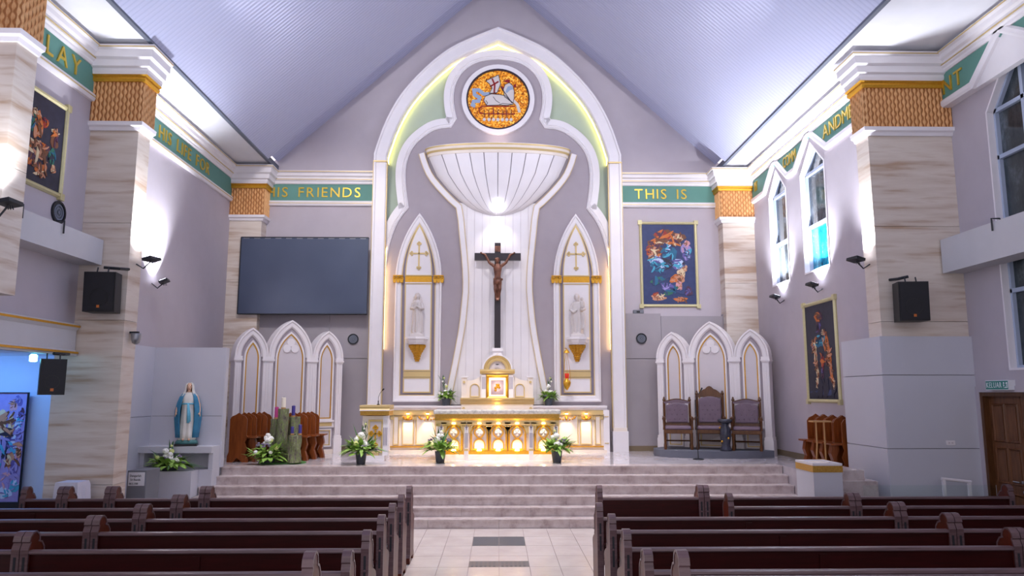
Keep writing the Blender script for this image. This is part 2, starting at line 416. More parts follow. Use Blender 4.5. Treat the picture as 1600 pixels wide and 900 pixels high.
# right wall with lancet openings: sanctuary part and nave part
def opening(far_sh, tip, near_sh, far_b, near_b, X):
    g = lambda p: ox(p[0], p[1], X)
    yf = (g(far_sh).y + g(far_b).y) / 2; yn = (g(near_sh).y + g(near_b).y) / 2; zs = (g(far_sh).z + g(near_sh).z) / 2; zb = (g(far_b).z + g(near_b).z) / 2
    ym = (yf + yn) / 2; zt = oy(777, 0, 10).z; d = g(tip); return [yn, yf, zb, zs, d.z]
W1 = opening((1196, 316), (1206, 263), (1226, 294), (1203, 450), (1233.6, 440), XR)
W2 = opening((1250, 272), (1260, 207), (1287, 249), (1258, 431), (1298, 412), XR)
W1[1] -= .20; W1[0] -= .06
zb_ = (W1[2] + W2[2]) / 2; zs_ = (W1[3] + W2[3]) / 2; zt_ = ZG0 + .28
for w in (W1, W2): w[2] = zb_; w[3] = zs_; w[4] = zt_
def holed_wall(parent, X, thick, y0, y1, z0, z1, holes, mat='wall_paint'):
    fr = right_frame(X); ys = y0; holes = sorted(holes)
    mb = MB(fr)
    for (a, b, hb, hs, ht) in holes:
        mb.fbox(ys, a, z0, z1, -thick, 0); mb.fbox(a, b, z0, hb, -thick, 0)
        mb.prism([(a, hs), ((a + b) / 2, ht), ((a + b) / 2, z1), (a, z1)], -thick, 0); mb.prism([((a + b) / 2, ht), (b, hs), (b, z1), ((a + b) / 2, z1)], -thick, 0)
        ys = b
    mb.fbox(ys, y1, z0, z1, -thick, 0)
    return mb.build('masonry', mat, parent)
wr = thing('wall_right', 'grey lavender right wall of the sanctuary with two lancet windows', 'wall', (XR, 14, 0), kind='structure')
holed_wall(wr, XR, .5, YP + .2, YB, 0, ZC1 + .1, [W1, W2])
MB().box(XR - .02, XR, 12.8, YB - .2, ZP, ZP + .12).build('skirting', 'baseboard', wr)
wn = thing('wall_nave_right', 'right nave wall with tall windows and wooden door', 'wall', (XN, 9, 0), kind='structure')
NWf = ox(1541, 180, XN).y; NWs = ox(1541, 176, XN).z
NW = [NWf - 1.3, NWf, 4.7, NWs, ZG0 + .28]
LWf = ox(1566, 450, XN).y
LW = [LWf - 1.3, LWf, ox(1590, 578, XN).z, 4.0, 4.35]
DOOR_Y1, DOOR_Y0, DOOR_Z = 11.36, 9.86, ox(1530, 613, XN).z
# nave wall made of two storeys so that both windows and the door fit
frn = right_frame(XN)
mb = MB(frn)
mb.fbox(NW[1], YP + .3, 4.4, ZC1 + .1, -.4, 0); mb.fbox(-3, NW[0], 4.4, ZC1 + .1, -.4, 0); mb.fbox(NW[0], NW[1], 4.4, NW[2], -.4, 0)
ym = (NW[0] + NW[1]) / 2
mb.prism([(NW[0], NW[3]), (ym, NW[4]), (ym, ZC1 + .1), (NW[0], ZC1 + .1)], -.4, 0); mb.prism([(ym, NW[4]), (NW[1], NW[3]), (NW[1], ZC1 + .1), (ym, ZC1 + .1)], -.4, 0)
mb.fbox(LW[1], YP + .3, DOOR_Z, 4.4, -.4, 0); mb.fbox(LW[0], LW[1], DOOR_Z, LW[2], -.4, 0); mb.fbox(LW[0], LW[1], 4.3, 4.4, -.4, 0); mb.fbox(-3, LW[0], DOOR_Z, 4.4, -.4, 0)
mb.fbox(DOOR_Y1, YP + .3, 0, DOOR_Z, -.4, 0); mb.fbox(-3, DOOR_Y0, 0, DOOR_Z, -.4, 0)
mb.build('masonry', 'wall_paint', wn)

# windows
def window(n, X, w, bars, label, frmat='window_frame', lower='window_glass', flat=False):
    a, b, zb, zs, zt = w; X2 = X + .14
    t = thing('window_%d' % n, label, 'window', (X2, (a + b) / 2, zb), kind='structure')
    fr = right_frame(X2); ym = (a + b) / 2
    out = [(b, zb), (b, zs), (ym, zt), (a, zs), (a, zb)] if not flat else [(b, zb), (b, zt), (a, zt), (a, zb)]
    MB(fr).sweep(out, [(0, -.04), (0, .05), (.07, .05), (.07, -.04)], True).build('window_frame', frmat, t)
    lv = [zb] + bars + [zt]
    for z in bars: MB(fr).fbox(a, b, z - .03, z + .03, -.03, .05).build('glazing_bar', frmat, t)
    if b - a > 1.25: MB(fr).fbox(ym - .03, ym + .03, zb, zt, -.03, .05).build('glazing_bar', frmat, t)
    for i, (z0, z1) in enumerate(zip(lv, lv[1:])):
        g = 'window_glass' if i else lower
        if i == len(lv) - 2 and not flat:
            poly = [(a, z0), (b, z0), (b, max(z0 + .01, zs)), (ym, zt), (a, max(z0 + .01, zs))]
            MB(fr).prism(poly, -.02, -.008).build('pane', g, t)
        else: MB(fr).fbox(a, b, z0, z1, -.02, -.008).build('pane', g, t)
    # white splayed lining of the opening
    fx = right_frame(X)
    o2 = out[::-1]
    MB(fx).sweep(out, [(-.001, -.13), (-.001, .012), (.03, .012), (.03, -.13)], True).build('reveal_lining', 'white_paint', t)
    return t
def bars_of(w): return [w[2] + (w[3] - w[2]) * .46, w[3] - .02]
window(1, XR, W1, bars_of(W1), 'lancet window nearest the back wall on the right side', lower='window_glass')
window(2, XR, W2, bars_of(W2), 'lancet window with turquoise glass in its lowest pane', lower='stained_pane')
window(3, XN, NW, [NW[2] + 1.05, NW[3]], 'tall pointed nave window at the upper right edge')
window(4, XN, [LW[0], LW[1], LW[2], 4.3, 4.3], [LW[2] + 1.15], 'dark nave window under the right gallery beam', flat=True)

# ceiling
def slope(sx, y0, y1, lift, th, mat, name, parent):
    zr, xe, ze = 12.78 + lift, 5.52, 7.78 + lift
    fr = lambda a, b, n: (a, n, b)
    return MB(fr).prism([(0, zr), (sx * xe, ze), (sx * xe, ze + th), (0, zr + th * 1.35)], y0, y1).build(name, mat, parent)
ce = thing('ceiling', 'steep vaulted ceiling of ribbed pale lavender metal deck', 'ceiling', (0, 8, 7.8), kind='structure')
for sx in (-1, 1):
    slope(sx, -3, 17.25, 0, .12, 'ceiling_deck', 'roof_slope', ce)
    slope(sx, 16.9, YB + .3, .22, .3, 'ceiling_deck', 'recessed_slope', ce)
    MB().box(5.49 if sx > 0 else -5.56, 5.56 if sx > 0 else -5.49, -3, YB, 7.765, 7.90).build('eaves_beam', 'fascia_grey', ce)
    xw = XN if sx > 0 else XL - .2
    MB().box(min(sx * 5.56, xw), max(sx * 5.56, xw), -3, YB, 7.80, 7.9).build('soffit', 'soffit_white', ce)

# ------------------------------------------------------------------ cornice and frieze runs
COR = [(0, 0), (0, .05), (.03, .07), (.06, .07), (.08, .10), (.16, .11), (.19, .15), (.25, .16), (.27, .2), (.31, .2), (.31, 0)]
LOW = [(0, 0), (0, .05), (.04, .07), (.10, .07), (.13, .04), (.13, 0)]
trim_n = [0]
def frieze(fr, a0, a1, label, low_path=None, green_poly=None, at=None):
    trim_n[0] += 1
    t = thing('trim_%d' % trim_n[0], label, 'frieze', fr((a0 + a1) / 2, ZC0, 0), kind='structure')
    MB(fr).sweep([(a0, ZG1), (a1, ZG1)], COR).build('cornice', 'white_paint', t)
    MB(fr).fbox(a0, a1, ZG1 + .275, ZG1 + .295, .19, .206).build('gold_line', 'gold_line', t); MB(fr).fbox(a0, a1, ZG1 + .10, ZG1 + .115, .1, .118).build('gold_line', 'gold_line', t)
    if green_poly: [MB(fr).prism(g, 0, .03).build('green_band', 'green_band', t) for g in green_poly]
    else: MB(fr).fbox(a0, a1, ZG0, ZG1, 0, .03).build('green_band', 'green_band', t)
    MB(fr).sweep(low_path or [(a0, ZC0), (a1, ZC0)], LOW).build('lower_moulding', 'white_paint', t)
    if not low_path: MB(fr).fbox(a0, a1, ZC0 + .055, ZC0 + .07, .065, .078).build('gold_line', 'gold_line', t)
    return t
fb = back_frame(YB)
zt = ZG0 + .09
t = frieze(fb, -5.75, -2.9, 'green frieze with gold letters reading HIS FRIENDS left of the arch')
letters('HIS FRIENDS', .36, t, back_frame(YB - .03), oy(417, 300, YB).x, zt, spacing=1.28)
t = frieze(fb, 2.9, 5.55, 'green frieze with gold letters reading THIS IS right of the arch')
letters('THIS IS', .36, t, back_frame(YB - .03), oy(991, 300, YB).x, zt, spacing=1.25)
flw = left_frame(XL)
t = frieze(flw, 11.95, 17.7, 'green frieze with gold letters on the left sanctuary wall')
letters('N HIS LIFE FOR', .36, t, left_frame(XL + .03), ox(245, 205, XL + .03).y - .42, zt, spacing=1.3)
t = frieze(flw, 8.55, 11.45, 'green frieze reading LAY above the upper left painting')
letters('LAY', .40, t, left_frame(XL + .03), ox(71, 80, XL + .03).y, zt - .01, spacing=1.5)
# right sanctuary: lower moulding climbs over each window
frr = right_frame(XR)
def gable_pts(w, k=.16): ym = (w[0] + w[1]) / 2; return [(w[0] - k, ZC0), (ym, w[4] + .14), (w[1] + k, ZC0)]
lp = [(11.9, ZC0)] + gable_pts(W2) + gable_pts(W1) + [(17.7, ZC0)]
lpts = [(a, b) for a, b in lp]
def seg_green(a0, a1, cutl, cutr): 
    s0 = .3; return [(a0, ZG0), (a1, ZG0), (a1 + (s0 if cutr else 0), ZG1), (a0 - (s0 if cutl else 0), ZG1)]
m2, m1 = (W2[0] + W2[1]) / 2, (W1[0] + W1[1]) / 2
gp = [[(11.9, ZG0), (W2[0] - .10, ZG0), (m2, W2[4] + .13), (m2, ZG1), (11.9, ZG1)], [(W2[1] + .10, ZG0), (W1[0] - .10, ZG0), (m1, W1[4] + .13), (m1, ZG1), (m2, ZG1), (m2, W2[4] + .13)], [(W1[1] + .1, ZG0), (17.7, ZG0), (17.7, ZG1), (m1, ZG1), (m1, W1[4] + .13)]]
t = frieze(frr, 11.9, 17.7, 'green frieze reading MY COMMANDMENT climbing over the two lancet windows', lpts, gp)
fl_ = right_frame(XR - .03)
letters('MY', .33, t, fl_, 17.46, zt + .03, -1, spacing=.3, xs=.42)
letters('COMM', .34, t, fl_, W1[0] - .02, zt + .04, -1, spacing=.35, xs=.72)
letters('ANDME', .36, t, fl_, W2[0] - .10, zt + .01, -1, spacing=.75)
frn = right_frame(XN - .1)
lpn = [(8.2, ZC0)] + [(NW[0] - .16, ZC0), ((NW[0] + NW[1]) / 2, NW[4] + .14), (NW[1] + .05, ZC0)] + [(11.48, ZC0)]
mm = (NW[0] + NW[1]) / 2
gpn = [[(8.2, ZG0), (NW[0] - .1, ZG0), (mm, NW[4] + .13), (mm, ZG1), (8.2, ZG1)], [(NW[1] + .05, ZG0), (11.48, ZG0), (11.48, ZG1), (mm, ZG1), (mm, NW[4] + .13)]]
t = frieze(frn, 8.2, 11.48, 'green frieze ending in the letters NT at the upper right edge', lpn, gpn)
letters('NT', .36, t, right_frame(XN - .13), 11.40, zt - .02, -1, spacing=1.2)
MB(right_frame(XN)).fbox(8.2, 11.48, ZC0, ZC1, 0, .1).build('frieze_backing', 'white_paint', t)

# ------------------------------------------------------------------ stone pilasters with carved timber capitals
def ring_trim(x0, x1, y0, y1, z, prof, open_back=True):
    """moulding round the left, front and right sides of a block; prof = (u up, n out)"""
    mb = MB(); P = [(x0, y1), (x0, y0), (x1, y0), (x1, y1)]; N = [(-1, 0), (-1, -1), (1, -1), (1, 0)]
    k = len(prof); v = []
    for (px, py), (nx, ny) in zip(P, N): v += [(px + nx * n, py + ny * n, z + u) for u, n in prof]
    f = []
    for i in range(3):
        for q in range(k): w = (q + 1) % k; f.append((i * k + q, i * k + w, (i + 1) * k + w, (i + 1) * k + q))
    f += [tuple(range(k)), tuple(3 * k + q for q in range(k))]
    return mb.add(v, f)
def lattice(mb, fr, a0, a1, b0, b1, n, da=.062):
    """wavy vertical ribs carved in relief"""
    c = max(2, int(round((a1 - a0) / da))); d = (a1 - a0) / c; m = 32
    for i in range(c):
        ph = pi * (i % 2); L = []
        for j in range(m + 1):
            b = b0 + (b1 - b0) * j / m; w = .52 + .40 * sin(j * 2 * pi / 6.4 + ph); am = a0 + d * (i + .5)
            L.append((am, b, w * d * .5))
        v = []; f = []
        for am, b, w in L: v += [fr(am - w, b, n), fr(am, b, n + .022), fr(am + w, b, n)]
        for j in range(m): f += [(3 * j, 3 * j + 1, 3 * j + 4, 3 * j + 3), (3 * j + 1, 3 * j + 2, 3 * j + 5, 3 * j + 4)]
        mb.add(v, f)
def pilaster(x0, x1, y0, y1, label, z0=0.0, lat=(True, True, True), ex=0):
    t = thing('stone_pilaster', label, 'pilaster', ((x0 + x1) / 2, (y0 + y1) / 2, z0), kind='structure', group='stone pilasters')
    zs, zc = 6.42, 7.20
    # shaft of stacked stone veneer slabs
    zz = [z0, z0 + .9, 3.37, 4.9, zs] if z0 < 2 else [z0, 4.9, zs]
    zz = sorted(set(zz))
    for a, b in zip(zz, zz[1:]): MB().box(x0, x1, y0, y1, a + .003, b - .003).build('stone_slab', 'travertine', t)
    ring_trim(x0, x1, y0, y1, zs - .02, [(0, -.02), (0, .03), (.05, .05), (.07, .09), (.13, .10), (.13, -.02)]).build('necking', 'white_paint', t)
    ring_trim(x0, x1, y0, y1, zs + .045, [(0, .04), (0, .072), (.012, .076), (.012, .04)]).build('gold_line', 'gold_line', t)
    e = .05; cap = MB(); MB().box(x0 - e, x1 + e, y0 - e, y1, zs + .11, zc).build('capital_core', 'carved_groove_shade', t)
    lattice(cap, lambda a, b, n: (a, y0 - e - n, b), x0 - e, x1 + e, zs + .11, zc, 0)
    if lat[0]: lattice(cap, lambda a, b, n: (x0 - e - n, a, b), y0 - e, y1, zs + .11, zc, 0)
    if lat[2]: lattice(cap, lambda a, b, n: (x1 + e + n, a, b), y0 - e, y1, zs + .11, zc, 0)
    cap.build('carved_capital', 'carved_wood', t)
    ring_trim(x0, x1, y0, y1, zc - .005, [(0, .04), (0, .09), (.04, .11), (.07, .10), (.1, .14), (.1, .04)]).build('gold_band', 'gold_paint', t)
    ring_trim(x0, x1, y0, y1, zc + .095, [(0, .03), (0, .12), (.06, .14), (.10, .14), (.12, .19), (.22, .20), (.25, .25), (.36, .26), (.38, .30), (.43, .30), (.43, .03)]).build('crown_cornice', 'white_paint', t)
    ring_trim(x0, x1, y0, y1, zc + .48, [(0, .25), (0, .306), (.018, .306), (.018, .25)]).build('gold_line', 'gold_line', t)
    ring_trim(x0, x1, y0, y1, zc + .20, [(0, .1), (0, .148), (.014, .148), (.014, .1)]).build('gold_line', 'gold_line', t)
    MB().box(x0 - .02, x1 + .02, y0 - .02, y1, zc, ZC1 + .06).build('block', 'white_paint', t)
    return t
pilaster(XL - .26, -5.74, YP, YP + .4, 'big stone pilaster beside the left gallery with a speaker on it')
pilaster(6.02, XN + .02, YP, YP + .4, 'big stone pilaster on the right above the white clad block')
yq = ox(26, 70, -5.74).y
pilaster(XL - .02, -5.74, yq, yq + .4, 'stone pilaster cut off by the upper left corner', 3.4)
pilaster(XL, -5.73, 17.72, YB, 'slim stone pilaster behind the dark screen in the left corner', ZP)
pilaster(5.52, XR, 17.72, YB, 'slim stone pilaster in the right corner beside the tall painting', ZP)

# white clad block round the foot of the right pilaster
zc_ = 3.14
cb = thing('clad_block', 'white stone clad block around the foot of the right pilaster', 'cladding', (6.7, 12, 0), kind='structure')
zz = [0, oy(1383, 701, 11.45).z, oy(1379, 586, 11.45).z, zc_]
MB().box(5.985, XN + .05, 11.465, 12.74, 0, zc_ - .02).build('joint_bed', 'clad_joint', cb)
for a, b in zip(zz, zz[1:]):
    MB().box(5.97, XN + .07, 11.44, 11.47, a + .005, b - .005).build('front_slab', 'clad_white', cb)
    MB().box(5.955, 5.985, 11.445, 12.76, a + .005, b - .005).build('side_slab', 'clad_white', cb)
MB().box(5.96, XN + .05, 11.45, 12.76, zc_ - .02, zc_ - .004).build('top_slab', 'clad_white', cb)

# gallery parapets
gp_ = thing('gallery_beam', 'plain white gallery beam below the upper left painting', 'gallery', (XL, 9, 4.3), kind='structure')
zt_, zb_ = oy(160, 375, 11.45).z, oy(157, 414, 11.45).z
MB().box(XL - .02, -6.14, 2, 11.47, zb_, zt_).build('beam_face', 'parapet_white', gp_)
gp2 = thing('gallery_parapet', 'white gallery parapet with gold lines above the blue aisle', 'gallery', (XL, 9, 2.9), kind='structure')
z1_, z0_ = oy(124, 507, 11.45).z, oy(120, 556, 11.45).z
MB(left_frame(XL)).sweep([(2, z0_), (11.47, z0_)], [(0, -.05), (0, .09), (.04, .10), (.09, .06), (z1_ - z0_ - .1, .06), (z1_ - z0_ - .06, .1), (z1_ - z0_, .1), (z1_ - z0_, -.05)]).build('parapet_face', 'parapet_white', gp2)
for z in (z0_ + .03, z1_ - .05): MB(left_frame(XL)).fbox(2, 11.47, z, z + .03, .09, .115).build('gold_line', 'gold_paint', gp2)
gr = thing('gallery_beam', 'plain white gallery beam across the right nave wall', 'gallery', (XN, 9, 4.3), kind='structure')
za, zb2 = oy(1487, 375, 11.45).z, oy(1491, 427, 11.45).z
MB().box(7.05, XN + .02, 2, 11.47, zb2, za).build('beam_face', 'parapet_white', gr)
for par, px, X in ((gp_, 31, -6.14), (gp_, 98, -6.14), (gr, 1552, 7.05)):
    top = zt_ if X < 0 else za
    Y = ox(px, 352, X).y; s = 1 if X < 0 else -1
    MB().tube([(X - s * .12, Y, top + .01), (X - s * .1, Y, top + .05), (X + s * .02, Y, top + .05), (X + s * .02, Y, top - .13)], .012, 6).build('hook', 'dark_metal', par)
# ================================================================== GREAT ARCH
NB = .10                               # front of the lavender board before the back wall
YBD = YB - NB
HALF = lambda pts, Y: [(min(-.0, x), z) for x, z in PB(pts, Y)]
ga = thing('altar_arch', 'great white pointed arch framing the altar wall', 'arch', (0, YB, ZP))
YA = 17.76
xo = oy(579.3, 445, YA).x
outer = [(xo, ZP + .55)] + [(xo, PB([(583, 252)], YA)[0][1])] + smooth_pts(HALF([(584.5, 240), (590, 223), (600, 195), (615, 165), (632, 140), (657.5, 112.5), (682.5, 90), (707.5, 72.5), (737.5, 58.7), (777.2, 43)], YA), 1)
outer[-1] = (0, outer[-1][1])
full = mirror(outer)
fa = back_frame(YB)
zspr = outer[1][1]
jl = [p for p in outer if p[1] <= zspr + .001]; cv = [outer[1]] + outer[2:]
curve_full = mirror(cv)
PRB = [(-.31, 0), (-.31, .31), (-.285, .34), (-.06, .34), (-.04, .37), (0, .37), (0, 0)]
MB(fa).sweep(curve_full, PRB).build('arch_band', 'white_paint', ga)
for s in (-1, 1):
    j = [(-s * x, z) for x, z in jl]; j = j if s < 0 else j[::-1]
    MB(fa).sweep(j, PRB).build('jamb', 'white_paint', ga)
    xa, xb = sorted((s * (abs(xo) + .03), s * (abs(xo) - .34)))
    MB(fa).fbox(xa, xb, ZP, ZP + .47, 0, .42).build('plinth', 'white_paint', ga)
    MB(fa).fbox(xa + .02, xb - .02, ZP + .47, ZP + .55, 0, .39).build('plinth_moulding', 'cream', ga)
    xa, xb = sorted((s * (abs(xo) + .012), s * (abs(xo) - .32)))
    MB(fa).fbox(xa, xb, zspr - .02, zspr + .015, 0, .38).build('impost_line', 'gold_line', ga)
    for u in (.012, -.325):
        x = s * (abs(xo) + u); MB(fa).fbox(min(x, x + s * .012), max(x, x + s * .012), ZP + .55, zspr, .2, .33).build('gold_line', 'gold_line', ga)
# recessed green field behind
inn = inset(full, -.20)
MB(fa).prism([(x, z) for x, z in full], 0, .02).build('green_field', 'green_cove', ga)
MB(fa).sweep(curve_full, [(-.325, .05), (-.325, .09), (-.312, .09), (-.312, .05)]).build('cove_strip', 'strip_light', ga)
for s in (-1, 1):
    x = s * (abs(xo) - .317); z0, z1 = oy(600, 545, YA).z, oy(600, 385, YA).z
    MB(fa).fbox(x - .003, x + .003, z0, z1, NB + .03, NB + .08).build('warm_strip', 'warm_strip_light', ga)
# lavender board with trefoil head
ti = HALF([(602, 425), (604, 412), (607, 390), (615, 362), (625, 342), (639, 325), (637, 312), (634, 287), (634, 262), (640, 240), (650, 225), (665, 212), (682, 202), (705, 200), (714, 186), (709, 165), (709, 142), (716, 122), (730, 106), (750, 96), (777.2, 93.5)], YBD)
def sm(seg): return smooth_pts(seg, 2)
tre = ti[0:1] + sm(ti[0:6])[1:] + sm(ti[5:14])[1:] + sm(ti[14:])[0:]
tre[-1] = (0, tre[-1][1])
tre_full = mirror(tre)
xi = abs(xo) - .31
outb = inset(tre_full, .16)[1:-1]
xw = xi - .002
bd = [(-xw, ZP), (-xw, tre[0][1])] + [(max(-xw, min(xw, x)), z) for x, z in outb] + [(xw, tre[0][1]), (xw, ZP)]
MB(fa).prism(bd, .02, NB).build('trefoil_board', 'purple_paint', ga)
MB(fa).sweep(tre_full, [(0, NB - .02), (0, NB + .035), (.03, NB + .06), (.05, NB + .035), (.075, NB + .06), (.10, NB + .04), (.25, NB + .045), (.25, NB - .02)]).build('trefoil_moulding', 'white_paint', ga)

# ------------------------------------------------------------------ bowl shaped canopy and boarded panel
cn = thing('canopy_backdrop', 'white boarded backdrop flaring into a bowl shaped canopy', 'canopy', (0, YBD, 1.9))
fbd = back_frame(YBD)
mid_e = HALF([(659, 241), (664, 258), (672.5, 277), (689, 297), (706, 314.5), (717, 324), (720.5, 345), (723, 375), (727, 412), (728.3, 450), (726, 475), (722.5, 510), (714, 556), (704, 606), (699, 632)], YBD)
edge = smooth_pts(mid_e[:6], 1) + smooth_pts(mid_e[6:], 1)
for s, nm in ((-1, 0), (1, 0)):
    pth = [(-s * x, z) for x, z in edge]
    MB(fbd).sweep(pth, [(-.075, 0), (-.075, .07), (-.05, .085), (.05, .085), (.075, .07), (.075, 0)]).build('border_band', 'white_paint', cn)
    for u in (-.078, .068): MB(fbd).sweep(pth, [(u, .05), (u, .088), (u + .012, .088), (u + .012, .05)]).build('gold_line', 'gold_line', cn)
# boards
ez = [(z, -x - .06) for x, z in edge]; ez.sort()
def half_at(z):
    if z <= ez[0][0]: return ez[0][1]
    for (z0, h0), (z1, h1) in zip(ez, ez[1:]):
        if z0 <= z <= z1: return h0 + (h1 - h0) * (z - z0) / max(1e-6, z1 - z0)
    return ez[-1][1]
zb0, zb1 = ez[0][0], oy(777, 318, YBD).z
wd = .19; MB(fbd).prism([(-half_at(zb0 + (zb1 - zb0) * i / 20), zb0 + (zb1 - zb0) * i / 20) for i in range(21)] + [(half_at(zb1 - (zb1 - zb0) * i / 20), zb1 - (zb1 - zb0) * i / 20) for i in range(21)], 0, .012).build('board_bed', 'panel_white', cn)
for i in range(-7, 7):
    xa, xb = i * wd + .004, (i + 1) * wd - .004; mb = MB(fbd); v = []; f = []; rws = []
    for q in range(31):
        z = zb0 + (zb1 - zb0) * q / 30; h = half_at(z); a, b = max(xa, -h), min(xb, h)
        rws.append((a, b, z) if b - a > .003 else None)
    for r0, r1 in zip(rws, rws[1:]):
        if r0 and r1: mb.prism([(r0[0], r0[2]), (r0[1], r0[2]), (r1[1], r1[2]), (r1[0], r1[2])], .012, .026)
    if mb.v: mb.build('board', 'white_paint', cn)
# bowl gores
zr = oy(664, 247, YBD).z
prof = [(zr, 1.74), (oy(700, 258, YBD).z, 1.66), (oy(700, 277, YBD).z, 1.52), (oy(700, 297, YBD).z, 1.25), (oy(700, 313, YBD).z, .98), (oy(700, 321, YBD).z, .80), (oy(700, 328, YBD).z, .62), (oy(700, 334, YBD).z, .36), (oy(700, 337, YBD).z, .12)]
frac = [-1, -.8, -.6, -.4, -.2, 0, .2, .4, .6, .8, 1]
DEP = .50
def bowl_pt(fx, z, a, extra=0):
    fx = max(-1, min(1, fx)); return (a * fx * (1 + extra), YBD - .01 - (DEP * (a / 1.74) ** .8 + extra) * sqrt(max(0, 1 - fx * fx)), z)
for f0, f1 in zip(frac, frac[1:]):
    v = []; f = []; nn = 6
    for z, a in prof:
        for k in range(nn + 1): v.append(bowl_pt(f0 + .006 + (f1 - f0 - .012) * k / nn, z, a))
    for i in range(len(prof) - 1):
        for k in range(nn): b0 = i * (nn + 1) + k; f.append((b0, b0 + 1, b0 + nn + 2, b0 + nn + 1))
    MB().add(v, f).build('bowl_board', 'white_paint', cn, smooth=True)
v = []; f = []; nn = 40
for z, a in prof:
    for k in range(nn + 1): p = bowl_pt(-1 + 2 * k / nn, z, a * .985); v.append((p[0], p[1] + .015, p[2]))
for i in range(len(prof) - 1):
    for k in range(nn): b0 = i * (nn + 1) + k; f.append((b0, b0 + 1, b0 + nn + 2, b0 + nn + 1))
MB().add(v, f).build('bowl_lining', 'purple_paint', cn, smooth=True)
def rim(z0, prof_, mat, nm):
    v = []; f = []; nn = 48; k = len(prof_)
    for i in range(nn + 1):
        th = pi - pi * i / nn
        for u, n in prof_: v.append(((1.74 + n) * cos(th), YBD - .01 - (DEP + n) * sin(th), z0 + u))
    for i in range(nn):
        for q in range(k): w = (q + 1) % k; f.append((i * k + q, i * k + w, (i + 1) * k + w, (i + 1) * k + q))
    f += [tuple(range(k)), tuple(nn * k + q for q in range(k))]
    MB().add(v, f).build(nm, mat, cn)
rim(zr - .01, [(0, -.02), (0, .02), (.07, .03), (.07, -.02)], 'cream', 'rim_cream_band')
rim(zr + .06, [(0, -.02), (0, .035), (.05, .06), (.05, -.02)], 'gold_line', 'rim_gold_band')
rim(zr + .11, [(0, -.02), (0, .055), (.06, .07), (.06, -.02)], 'cream', 'rim_cream_band')
rim(zr + .17, [(0, -.02), (0, .08), (.035, .09), (.035, -.02)], 'gold_line', 'rim_gold_band')
rim(zr + .205, [(0, -1.7), (0, .075), (.015, .075), (.015, -1.7)], 'white_paint', 'rim_top')
# lamp below the bowl
zl_ = oy(777, 322, 17.72).z
bl = thing('canopy_lamp', 'small white lamp glowing under the bowl canopy', 'lamp', (0, 17.72, zl_))
MB().lathe([(.05, -.14), (.07, -.12), (.075, .10), (.04, .13), (.03, .2)], (0, 17.72, zl_), 16).build('housing', 'lamp_white', bl)
light('SPOT', 'canopy_lamp_light', (0, 17.70, zl_ - .17), 42, (1, .93, .9), (0, 17.95, zl_ - 1.5), .06, 95, .7)
light('AREA', 'canopy_uplight', (0, 17.75, zr + .32), 2.2, (1, .80, .70), (0, 18.0, zr + 2), .5)

# ------------------------------------------------------------------ round window
cz = oy(777.5, 157, YBD).z; mpp = oy(777.5, 150, YBD).z - oy(777.5, 151, YBD).z
rw = thing('round_medallion', 'round orange glass medallion showing a white lamb with a flag', 'medallion', (0, YBD, cz))
circ = lambda r, n=48, c=(0, 0): [(c[0] + r * cos(2 * pi * i / n), c[1] + r * sin(2 * pi * i / n)) for i in range(n)]
cc = lambda r, n=48: circ(r, n, (0, cz))
MB(fbd).ring(cc(54 * mpp), cc(46 * mpp), 0, .10).build('white_ring', 'white_paint', rw)
MB(fbd).ring(cc(47 * mpp), cc(45 * mpp), 0, .112).build('dark_rim', 'mosaic_dark', rw)
gl = MB(fbd).prism(cc(46 * mpp), 0, .05).build('orange_glass', 'mosaic_glass', rw)
Q = lambda pts: [((x - 437) / 5 * mpp, cz - (y - 492) / 5 * mpp) for x, y in pts]
def mos(pts, mat, n, nm): MB(fbd).prism(Q(pts), .05, .05 + n).build(nm, mat, rw)
def outline(pts): MB(fbd).sweep(Q(pts), [(-.006, .06), (-.006, .078), (.006, .078), (.006, .06)], True).build('outline', 'mosaic_dark', rw)
def mline(pts, w, mat, n, nm): MB(fbd).sweep(Q(pts), [(-w, .05), (-w, .05 + n), (w, .05 + n), (w, .05)]).build(nm, mat, rw)
mline([(380, 448), (330, 450), (292, 418), (258, 420), (262, 455), (300, 478), (292, 505), (256, 508), (247, 535), (268, 545)], .045, 'mosaic_blue', .012, 'ribbon')
outline([(345, 348), (440, 300), (456, 372), (430, 440), (372, 446), (392, 404), (372, 372)])
outline([(330, 500), (342, 468), (385, 450), (450, 455), (490, 463), (548, 520), (550, 530), (505, 538), (440, 536), (352, 540)])
outline([(484, 470), (476, 412), (490, 376), (520, 362), (546, 384), (556, 425), (556, 480), (548, 520), (510, 490)])
mos([(345, 348), (440, 300), (456, 372), (430, 440), (372, 446), (392, 404), (372, 372)], 'statue_white', .014, 'flag')
mline([(392, 330), (412, 378), (408, 440)], .02, 'mosaic_red', .02, 'flag_cross'); mline([(378, 392), (440, 352)], .02, 'mosaic_red', .021, 'flag_cross')
mos([(330, 500), (342, 468), (385, 450), (450, 455), (500, 465), (540, 480), (550, 530), (505, 538), (440, 536), (352, 540)], 'statue_white', .016, 'lamb_body')
mos([(484, 470), (476, 412), (490, 376), (520, 362), (546, 384), (556, 425), (556, 480), (548, 520), (510, 490)], 'statue_white', .02, 'lamb_head')
mos([(490, 432), (508, 392), (538, 384), (550, 412), (524, 420), (502, 444)], 'mosaic_blue', .024, 'lamb_face')
for pp in ([(478, 352), (500, 336), (526, 340), (518, 362)], [(458, 396), (476, 390), (478, 410), (464, 412)], [(552, 380), (572, 372), (570, 396), (556, 398)]): mos(pp, 'mosaic_red', .026, 'halo_piece')
mline([(455, 392), (540, 520)], .008, 'mosaic_dark', .03, 'staff'); mline([(552, 500), (580, 530), (596, 590)], .035, 'statue_white', .018, 'foreleg')
